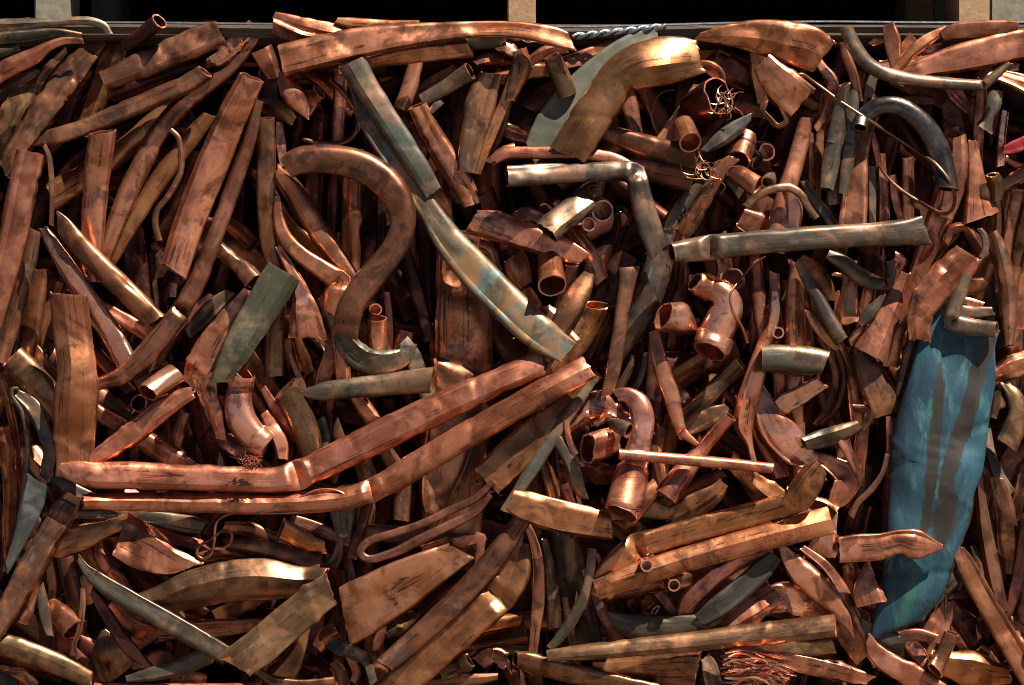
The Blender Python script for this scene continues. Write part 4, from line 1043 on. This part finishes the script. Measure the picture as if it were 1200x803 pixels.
box('light_blocking_board', (-1.6, 1.008, bz1 - .01), (1.6, 1.028, bt + .02), M_WOOD_SHADE, pallet, .002, .001, 50)  # unseen board added to shut light out of the pallet

# ------------------------------------------------------------ the scrap itself
NAMES = {'pipe': ('copper_pipe', 'pipe', 'crushed pipes packed in the bale'), 'tube': ('copper_tube', 'tube', 'thin tubes packed in the bale'),
         'stub': ('pipe_stub', 'pipe stub', 'short pipe stubs in the bale'), 'strip': ('copper_strip', 'strip', 'flattened strips in the bale'),
         'sheet': ('copper_sheet', 'sheet', 'flattened sheets in the bale'), 'wire': ('copper_wire', 'wire', 'wires in the bale'),
         'elbow': ('elbow_fitting', 'elbow', 'elbow fittings in the bale'), 'scrap': ('copper_scrap', 'scrap', 'small crumpled scraps in the bale'),
         'fitting': ('elbow_fitting', 'fitting', 'elbow fittings in the bale')}
def kind_of(text):
    for w in text.replace(',', ' ').split():
        if w in ('elbow', 'wire', 'sheet', 'plate', 'stub', 'strip', 'tube', 'pipe', 'flap', 'scrap', 'chip', 'blade', 'half-pipe', 'mouth', 'fin', 'fold', 'wedge', 'strand'):
            return {'plate': 'sheet', 'flap': 'sheet', 'chip': 'scrap', 'blade': 'strip', 'half-pipe': 'pipe', 'mouth': 'stub', 'fin': 'strip', 'fold': 'sheet', 'wedge': 'sheet', 'strand': 'tube'}.get(w, w)
    return 'scrap'
COLW = {'C': 'salmon', 'O': 'orange-brown', 'B': 'brown', 'D': 'dark', 'G': 'grey-green', 'Y': 'olive-tan', 'S': 'shiny copper',
        'V': 'green', 'K': 'black', 'L': 'lead-grey', 'P': 'slate', 'Q': 'mossy', 'H': 'pale green', 'N': 'golden', 'U': 'blue', 'R': 'red'}
EDGE = {'U': [MAT['U'], MAT['G'], MAT['B']], 'R': [MAT['R']] * 3, 'K': [MAT['K'], MAT['G'], MAT['D']], 'L': [MAT['L'], MAT['L'], MAT['P']], 'P': [MAT['P'], MAT['G'], MAT['D']],
        'D': [MAT['D'], MAT['C'], MAT['D']], 'G': [MAT['G'], MAT['Y'], MAT['B']], 'H': [MAT['H'], MAT['Y'], MAT['B']], 'Q': [MAT['Q'], MAT['Y'], MAT['B']], 'V': [MAT['V'], MAT['Y'], MAT['B']]}
pieces = []
for ln, line in enumerate(TABLE.strip().splitlines()):
    hd, pt, tx = [q.strip() for q in line.split('|')]
    tok = hd.split()
    P = dict(layer=float(tok[0]), col=tok[1], f=.6, e='oo', r=None, n=1.0, flags='', ln=ln, tx=tx)
    for t in tok[2:]:
        if t.startswith('e='): P['e'] = t[2:]
        elif t[0] == 'f': P['f'] = float(t[1:])
        elif t[0] == 'r': P['r'] = float(t[1:])
        elif t[0] == 'n': P['n'] = float(t[1:])
        else: P['flags'] += t
    pts, kk = [], []
    for q in pt.split():
        kk.append(q[0] == '!')
        v = [float(z) for z in q.lstrip('!').split(',')]
        pts.append(v + [0.0] * (4 - len(v)))
    P['pts'], P['k'] = pts, kk
    pieces.append(P)

# which layer shows at each spot, so that pieces can run on underneath the ones that cover them
COV = np.full((300, 430), 9.0)
for P in sorted(pieces, key=lambda q: -q['layer']):
    rows, _ = centreline(P['pts'], P['k'], 4.0)
    tt = np.gradient(rows[:, :2], axis=0); tt /= np.maximum(np.linalg.norm(tt, axis=1), 1e-6)[:, None]
    for r_, t_ in zip(rows, tt):
        for o_ in np.arange(-r_[2] / 2, r_[2] / 2 + .1, 3.0):
            COV[int((r_[1] + t_[0] * o_ - GY0) / CELL) % 300, int((r_[0] - t_[1] * o_ - GX0) / CELL) % 430] = P['layer']
for P in pieces:
    if any(p[3] for p in P['pts']): continue
    p = P['pts']; wm = max(q[2] for q in p)
    for side in (0, -1):
        e, nx_ = np.array(p[side][:2]), np.array(p[1 if side == 0 else -2][:2])
        wn_ = p[1 if side == 0 else -2][2]
        if P['e'][side] not in 'p':
            lim = .62 if P['layer'] > 0 else .42
            if p[side][2] < lim * wn_ and wm > 9: p[side][2] = lim * wn_
        if P['layer'] <= 0: continue
        t_ = (e - nx_) / max(1e-6, np.linalg.norm(e - nx_))
        ext = 0
        for d_ in (5, 10, 15, 20, 26, 32, 40):
            q = e + t_ * d_
            if COV[int((q[1] - GY0) / CELL) % 300, int((q[0] - GX0) / CELL) % 430] < P['layer'] - .15: ext = d_
            else: break
        if ext >= 10:
            new = [*(e + t_ * ext), max(p[side][2], .75 * wn_), 0.0]
            p[side][2] = max(p[side][2], .8 * wn_)
            if side == 0: p.insert(0, new); P['k'].insert(0, False)
            else: p.append(new); P['k'].append(False)
            if P['e'][side] == 'f': P['e'] = ('o' + P['e'][1]) if side == 0 else (P['e'][0] + 'o')

# cut mouths lean a little out of the bale, so that they can be looked into
for P in pieces:
    if any(p[3] for p in P['pts']) or P['f'] < .55 or P['layer'] > 1.5 or len(P['pts']) < 3: continue
    r_ = random.Random(P['ln'] * 31 + 7)
    for side in (0, -1):
        if P['e'][side] == 'o' and P['pts'][side][2] > 12 and r_.random() < .7:
            P['pts'][side][3] = -9.5

for P in sorted(pieces, key=lambda q: (-q['layer'], -q['ln'] % 7)):
    rng = random.Random(P['ln'] * 13 + 5)
    roll = P['r'] if P['r'] is not None else rng.uniform(-16, 16)
    wmax = max(p[2] for p in P['pts'])
    g = pipe_geo(P['pts'], P['k'], P['f'], P['e'], P['layer'], P['n'], roll, P['ln'] + 1000,
                 ds=3.6 if wmax > 14 else 3.0, N=32 if wmax > 24 else 22, wall=1.9 if wmax > 12 else 1.1)
    kd = kind_of(P['tx'].split('@')[0].lstrip('='))
    P['kind'] = kd
    P['g'] = g
    P['seed'] = rng.random()
    P['o'] = place_geo(NAMES[kd][0] if P['col'] != 'R' else 'plastic_scrap', g, EDGE.get(P['col'], [MAT[P['col']], MAT['S'], MAT['C']]), P['seed'])

# labels
lm = []
for P in pieces:
    if P['tx'].startswith('='):
        t = P['tx'][1:]
        if '@' in t:
            t, s_ = t.split('@'); lm.append((P, s_.strip()))
        P['label'] = t.strip()
def nearest(P):
    c = P['g']['ctr'][::3, :2]; out = []
    for Q, s_ in lm:
        if Q is P: continue
        q = Q['g']['ctr'][::3, :2]
        d2 = ((c[:, None] - q[None]) ** 2).sum(2)
        i, j = np.unravel_index(d2.argmin(), d2.shape)
        d = math.sqrt(d2[i, j]) - P['g']['a'].mean() - Q['g']['a'].mean()
        out.append((d, s_, Q, q[j] - c[i]))
    out.sort(key=lambda z: z[0])
    return out
def rel(P, d, Q, v):
    if d < 0: return 'tucked behind' if P['g']['ctr'][:, 2].mean() > Q['g']['ctr'][:, 2].mean() else 'lying over'
    if abs(v[1]) > 1.2 * abs(v[0]): return 'just below' if v[1] < 0 else 'just above'
    return 'beside'
used = {P['label'] for P in pieces if 'label' in P}
for P in pieces:
    if 'label' in P: continue
    nn = nearest(P)
    e = P['g']['ctr'][-1, :2] - P['g']['ctr'][0, :2]
    ori = 'upright' if abs(e[1]) > 2 * abs(e[0]) else ('level' if abs(e[0]) > 2 * abs(e[1]) else 'slanting')
    size = 'short' if P['g']['s'][-1] < 40 else ('long' if P['g']['s'][-1] > 95 else '')
    t = P['tx']
    cw = COLW[P['col']] if COLW[P['col']].split('-')[0] not in t else ''
    (d0, s0, Q0, v0), (d1, s1, Q1, v1) = nn[0], nn[1]
    short0 = s0
    cands = [f'{size} {cw} {t} {rel(P, d0, Q0, v0)} {s0}', f'{size} {cw} {ori} {t} {rel(P, d0, Q0, v0)} {s0}',
             f'{cw} {ori} {t} {rel(P, d1, Q1, v1)} {s1}', f'{cw} {t} between {s0} and {s1}', f'{cw} {ori} {t} between {s0} and {s1}']
    for cnd in cands:
        cnd = ' '.join(cnd.split())
        if cnd not in used and len(cnd.split()) <= 16: break
    P['label'] = cnd; used.add(cnd)
for P in pieces:
    nm, cat, grp = NAMES[P['kind']]
    if P['col'] == 'R': cat, grp = 'plastic', None
    tag(P['o'], P['label'], cat, grp)
    if P['col'] == 'R': P['o'].name = 'plastic_scrap'
def find(s_):
    return next(P for P in pieces if P['label'].startswith(s_))

# ------------------------------------------------------------ parts on single pieces
def collar(P, i0, i1, name, mat, grow=1.6, label=None, wall=1.0):
    """a ring of metal hugging the piece between two stations (0..1 of its length)"""
    g = P['g']; s = g['s']; L = s[-1]
    st = np.linspace(i0 * L, i1 * L, max(3, int((i1 - i0) * L / 3) + 2))
    N = 24; th = np.arange(N) / N * TAU
    rows = []
    for q, x in enumerate(st):
        I = lambda A: np.array([np.interp(x, s, A[:, k]) for k in range(3)])
        a = np.interp(x, s, g['a']) + grow; b = np.interp(x, s, g['b']) + grow
        if q in (0, len(st) - 1): a -= grow * .9; b -= grow * .9
        rows.append(I(g['ctr']) + I(g['U']) * (np.cos(th) * a)[:, None] + I(g['V']) * (np.sin(th) * b)[:, None])
    F = [(r * N + j, r * N + (j + 1) % N, (r + 1) * N + (j + 1) % N, (r + 1) * N + j) for r in range(len(st) - 1) for j in range(N)]
    Vt = np.vstack(rows); k = (CAM_D + Vt[:, 2] / 1000.0) / CAM_D
    Wd = np.column_stack([(Vt[:, 0] - 600) / 1000 * k, Vt[:, 2] / 1000, CAM_Z + (401.5 - Vt[:, 1]) / 1000 * k])
    uv = np.column_stack([Vt[:, 0], Vt[:, 1]]) / 1000
    o = place_geo(name, dict(v=Wd, f=F, uv=uv), mat, P['seed'], P['o'])
    if label: o['label'] = label
    return o
el = find('bright elbow fitting')
collar(el, .0, .20, 'collar', MAT['S'], 1.8)
collar(el, .80, .99, 'collar', MAT['S'], 1.6)
e2 = find('shiny copper elbow fitting')
collar(e2, .0, .22, 'collar', MAT['S'], 2.4)
collar(e2, .78, .98, 'collar', MAT['C'], 1.8)
sl = find('bent shiny copper pipe')
collar(sl, .64, .99, 'sleeve', MAT['C'], 2.4)
gs = find('pink copper sleeve')
collar(gs, .30, .40, 'groove_band', MAT['D'], .7)
for key, r in (('jointed grey-olive pipe', (.54, .57)), ('narrower jointed grey pipe', (.50, .53))):
    collar(find(key), *r, 'band', M_BAND, .9, 'dark band around the pipe')
collar(find('broad reddish-brown pipe slanting'), .05, .066, 'band', M_BAND, 1.0, 'dark band around the pipe')
collar(find('long grey diagonal pipe'), .97, .995, 'end_ring', MAT['P'], .8)

# faded red stencil on the long tan pipe
tp = find('long flattened tan pipe printed')
me = tp['o'].data
dep = [Vector(v.co) + tp['o'].location for v in me.vertices]
bvh = BVHTree.FromPolygons(dep, [p.vertices[:] for p in me.polygons])
def stencil(text, px, py, size, ang):
    cu = bpy.data.curves.new('stencil', 'FONT'); cu.body = text; cu.size = size / 1000; cu.resolution_u = 3
    to = bpy.data.objects.new('stencil_tmp', cu); col.objects.link(to)
    dg = bpy.context.evaluated_depsgraph_get()
    m2 = bpy.data.meshes.new_from_object(to.evaluated_get(dg))
    bpy.data.objects.remove(to)
    bm = bmesh.new(); bm.from_mesh(m2)
    bmesh.ops.triangulate(bm, faces=bm.faces)
    bmesh.ops.subdivide_edges(bm, edges=[e for e in bm.edges if e.calc_length() > .003], cuts=2)
    ca, sa = math.cos(ang), math.sin(ang)
    x0, _, z0 = W(px, py, 0)
    for v in bm.verts:
        x = x0 + v.co.x * ca - v.co.y * sa; z = z0 + v.co.x * sa + v.co.y * ca
        hit = bvh.ray_cast(Vector((x, -.3, z)), Vector((0, 1, 0)))
        y = hit[0].y - .0006 if hit[0] is not None else 0.0
        v.co = Vector((x, y, z)) - tp['o'].location
    dead = [f for f in bm.faces if nz(*(f.calc_center_median() * 260)) > .19]     # worn away
    bmesh.ops.delete(bm, geom=dead, context='FACES')
    bm.to_mesh(m2); bm.free(); m2.materials.clear(); m2.materials.append(M_INK)
    o = link('lettering', m2, tp['o']); o['label'] = 'faded red printed lettering'
    return o
A_ = math.radians(15.5)
stencil('UNITED', 916, 632, 10, math.radians(14))
stencil('W/75', 884, 641, 10, math.radians(14))
stencil('MALL', 838, 653, 10, math.radians(15))
stencil('20', 802, 663, 10, math.radians(16))

# ------------------------------------------------------------ wires, strap and shreds
def tubes(paths, N=6, ds=3.0):
    """several thin strands, each a list of (px, py, depth, width)"""
    Vs, Fs, UV, off = [], [], [], 0
    for p in paths:
        rows = catmull([[q[0], q[1], q[3], q[2]] for q in p], ds)
        c = rows[:, [0, 1, 3]]; T = np.gradient(c, axis=0); T /= np.maximum(np.linalg.norm(T, axis=1), 1e-6)[:, None]
        ref = np.tile(np.array([[0.13, 0.21, 1.0]]), (len(c), 1))
        A = np.cross(T, ref); A /= np.linalg.norm(A, axis=1)[:, None]; B = np.cross(T, A)
        th = np.arange(N) / N * TAU
        for i in range(len(c)):
            Vs.append(c[i] + (A[i] * np.cos(th)[:, None] + B[i] * np.sin(th)[:, None]) * rows[i, 2] / 2)
            UV.append(np.column_stack([np.full(N, i * ds), th * rows[i, 2]]))
        for i in range(len(c) - 1):
            for j in range(N):
                k = (j + 1) % N
                Fs.append((off + i * N + j, off + i * N + k, off + (i + 1) * N + k, off + (i + 1) * N + j))
        Fs.append(tuple(off + j for j in range(N))); Fs.append(tuple(off + (len(c) - 1) * N + j for j in range(N)))
        off += len(c) * N
    Vt = np.vstack(Vs); k = (CAM_D + Vt[:, 2] / 1000.0) / CAM_D
    Wd = np.column_stack([(Vt[:, 0] - 600) / 1000 * k, Vt[:, 2] / 1000, CAM_Z + (401.5 - Vt[:, 1]) / 1000 * k])
    return dict(v=Wd, f=Fs, uv=np.vstack(UV) / 1000)
def hm_at(px, py):
    return HM[int((py - GY0) / CELL), int((px - GX0) / CELL)]

def rope(x0, y0, x1, y1, label, pitch=15, r=2.6, d=48, w=4.6):
    root = bpy.data.objects.new('twisted_wire', None); col.objects.link(root); root.location = W((x0 + x1) / 2, (y0 + y1) / 2, d)
    tag(root, label, 'wire', 'twisted tie wires under the pallet')
    L = x1 - x0
    for ph in (0, math.pi):
        pts = []
        n = int(L / (pitch / 8))
        for i in range(n + 1):
            t = i / n; a = t * L / pitch * TAU / 2 * 1.0 + ph
            pts.append((x0 + L * t, y0 + (y1 - y0) * t + math.sin(a) * r, d + math.cos(a) * r, w))
        place_geo('strand', tubes([pts], 8, 2.0), M_STEEL, .3, root)
rope(582, 41, 628, 46, 'twisted steel wire peeping out under the long top copper pipe', d=40)
rope(671, 43, 780, 31, 'long twisted steel tie wire running along the pallet board')
strap = place_geo('steel_wire', tubes([[(x, y, 56, 3.0) for x, y in ((-60, 27), (128, 26.5), (330, 28.5), (560, 31), (700, 31), (860, 27), (960, 25.5), (1100, 26.5), (1300, 25))]], 6, 12), M_STEEL, .4)
tag(strap, 'straight steel wire stretched along the front edge of the pallet board', 'wire')

# bundle of fine bright wire
rng = random.Random(77)
wb = bpy.data.objects.new('wire_bundle', None); col.objects.link(wb); wb.location = W(885, 783, 10)
tag(wb, 'tangled bundle of fine bright copper wire below the long level olive pipe', 'wire bundle')
for q in range(46):
    y = 764 + (q % 23) * 1.75 + rng.uniform(-2, 2); x = 850 + rng.uniform(-6, 12); d0 = 2 + rng.uniform(0, 24)
    pts = []
    n = 6
    Lw = rng.uniform(40, 78); am = rng.uniform(2, 7); ph = rng.uniform(0, 6)
    for i in range(n):
        t = i / (n - 1)
        pts.append((x + Lw * t, y + 9 * t - 6 * math.sin(t * 3.0) + am * .5 * math.sin(ph + t * 7), d0 + am * math.cos(ph + t * 6), rng.uniform(2.0, 3.2)))
    place_geo('strand', tubes([pts], 6, 3.5), MAT['S' if q % 3 else 'C'], rng.random(), wb)

def shreds(name, label, cx, cy, rad, cnt, d0, dd, mat, ln=14, w=1.4, seed=1):
    r = random.Random(seed); paths = []
    for q in range(cnt):
        x = cx + r.uniform(-rad, rad); y = cy + r.uniform(-rad, rad) * .8; d = d0 + r.uniform(0, dd); an = r.uniform(0, TAU)
        p = []
        for i in range(4):
            p.append((x, y, d, w * (1 - .15 * i)))
            an += r.uniform(.2, 1.3); x += math.cos(an) * ln / 3; y += math.sin(an) * ln / 3; d += r.uniform(-3, 3)
        paths.append(p)
    o = place_geo(name, tubes(paths, 5, 2.5), mat, .5)
    tag(o, label, 'shreds')
    return o
shreds('copper_shreds', 'nest of copper shreds inside the dark packed pipe mouth', 850, 122, 13, 26, 2, 26, MAT['S'], 16, 1.6, 3)
shreds('rusty_bristles', 'tuft of rusty red bristles beside the collared elbow', 292, 541, 6, 46, -26, 12, M_RED, 13, 1.2, 4)
shreds('wire_tangle', 'tangle of thin dark wires by the smooth pink pipe stub', 832, 200, 14, 22, 2, 22, MAT['B'], 30, 1.6, 5)

# ------------------------------------------------------------ the mass of pipe deeper in the bale
rng = random.Random(4242)
Vs, Fs, UVs, SD, MI, off = [], [], [], [], [], 0
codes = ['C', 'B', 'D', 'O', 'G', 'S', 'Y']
def fill(x, y, ln, ang, w, d, f):
    global off
    deep = d > 100  # deep pieces get mostly dark copper, painting in the shade of the gaps
    y = max(y, 48 + w / 2 + abs(math.sin(ang)) * ln / 2)
    dx, dy = math.cos(ang) * ln / 2, math.sin(ang) * ln / 2
    bx, by = rng.uniform(-.2, .2) * ln, rng.uniform(-.1, .1) * ln
    pts = [[x - dx, y - dy, w * rng.uniform(.8, 1.1), rng.uniform(-12, 12)], [x + bx * .4, y + by * .4, w, 0], [x + dx, y + dy, w * rng.uniform(.7, 1.1), rng.uniform(-12, 12)]]
    g = pipe_geo(pts, [False] * 3, f, 'oo', 4, .9, rng.uniform(-40, 40), rng.randrange(10 ** 6), ds=16, N=12, hm=False, fixed=d)
    Vs.append(g['v']); UVs.append(g['uv']); Fs.extend([tuple(i + off for i in q) for q in g['f']])
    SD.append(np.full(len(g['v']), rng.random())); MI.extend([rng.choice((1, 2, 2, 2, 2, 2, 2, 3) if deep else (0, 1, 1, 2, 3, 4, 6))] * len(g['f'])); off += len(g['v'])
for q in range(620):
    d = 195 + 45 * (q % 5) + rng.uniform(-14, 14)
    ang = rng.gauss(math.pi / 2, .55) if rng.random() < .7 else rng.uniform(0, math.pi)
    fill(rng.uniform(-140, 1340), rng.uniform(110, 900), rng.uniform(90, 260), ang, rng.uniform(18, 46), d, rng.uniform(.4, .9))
for q in range(300):                                   # unseen wide sheets added at the heart of the bale to block light
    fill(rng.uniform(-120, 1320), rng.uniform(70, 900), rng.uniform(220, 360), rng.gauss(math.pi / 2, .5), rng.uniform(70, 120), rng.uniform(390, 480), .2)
gaps = np.argwhere((HM > 118)[40:225, 62:358]) + np.array([40, 62])
dirs = np.array([[*P['g']['ctr'][len(P['g']['ctr']) // 2][:2], math.atan2(*(P['g']['ctr'][-1] - P['g']['ctr'][0])[[1, 0]])] for P in pieces])
for q in range(190):                                   # crushed pipe half hidden in the gaps
    cy, cx = gaps[rng.randrange(len(gaps))]
    x, y = GX0 + CELL * cx, GY0 + CELL * cy
    near = dirs[np.argsort(((dirs[:, :2] - (x, y)) ** 2).sum(1))[rng.randrange(4)]]
    fill(x + rng.uniform(-6, 6), max(y, 95), rng.uniform(60, 150), near[2] + rng.gauss(0, .2), rng.uniform(16, 34), rng.uniform(132, 185), rng.uniform(.35, .9))
for q in range(70):                                    # just under the pallet
    fill(rng.uniform(-140, 1340), rng.uniform(72, 95), rng.uniform(90, 220), rng.gauss(0, .12), rng.uniform(16, 30), rng.uniform(160, 420), rng.uniform(.4, .9))
for q in range(330):                                   # the bale goes on beyond what was photographed
    side = q % 3
    if side == 0: x, y = rng.uniform(-150, -45), rng.uniform(60, 900)
    elif side == 1: x, y = rng.uniform(1245, 1350), rng.uniform(60, 900)
    else: x, y = rng.uniform(-140, 1340), rng.uniform(850, 905)
    ang = rng.gauss(math.pi / 2, .3) if side < 2 else rng.gauss(0, .25)
    fill(x, y, rng.uniform(70, 150), ang, rng.uniform(18, 38), rng.uniform(8, 85), rng.uniform(.4, .9))
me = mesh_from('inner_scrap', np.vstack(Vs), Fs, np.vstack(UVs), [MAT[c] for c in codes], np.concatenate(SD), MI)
o = link('inner_scrap', me)
tag(o, 'dense dark mass of crushed copper pipe deeper inside the bale', 'scrap metal', None, 'stuff')
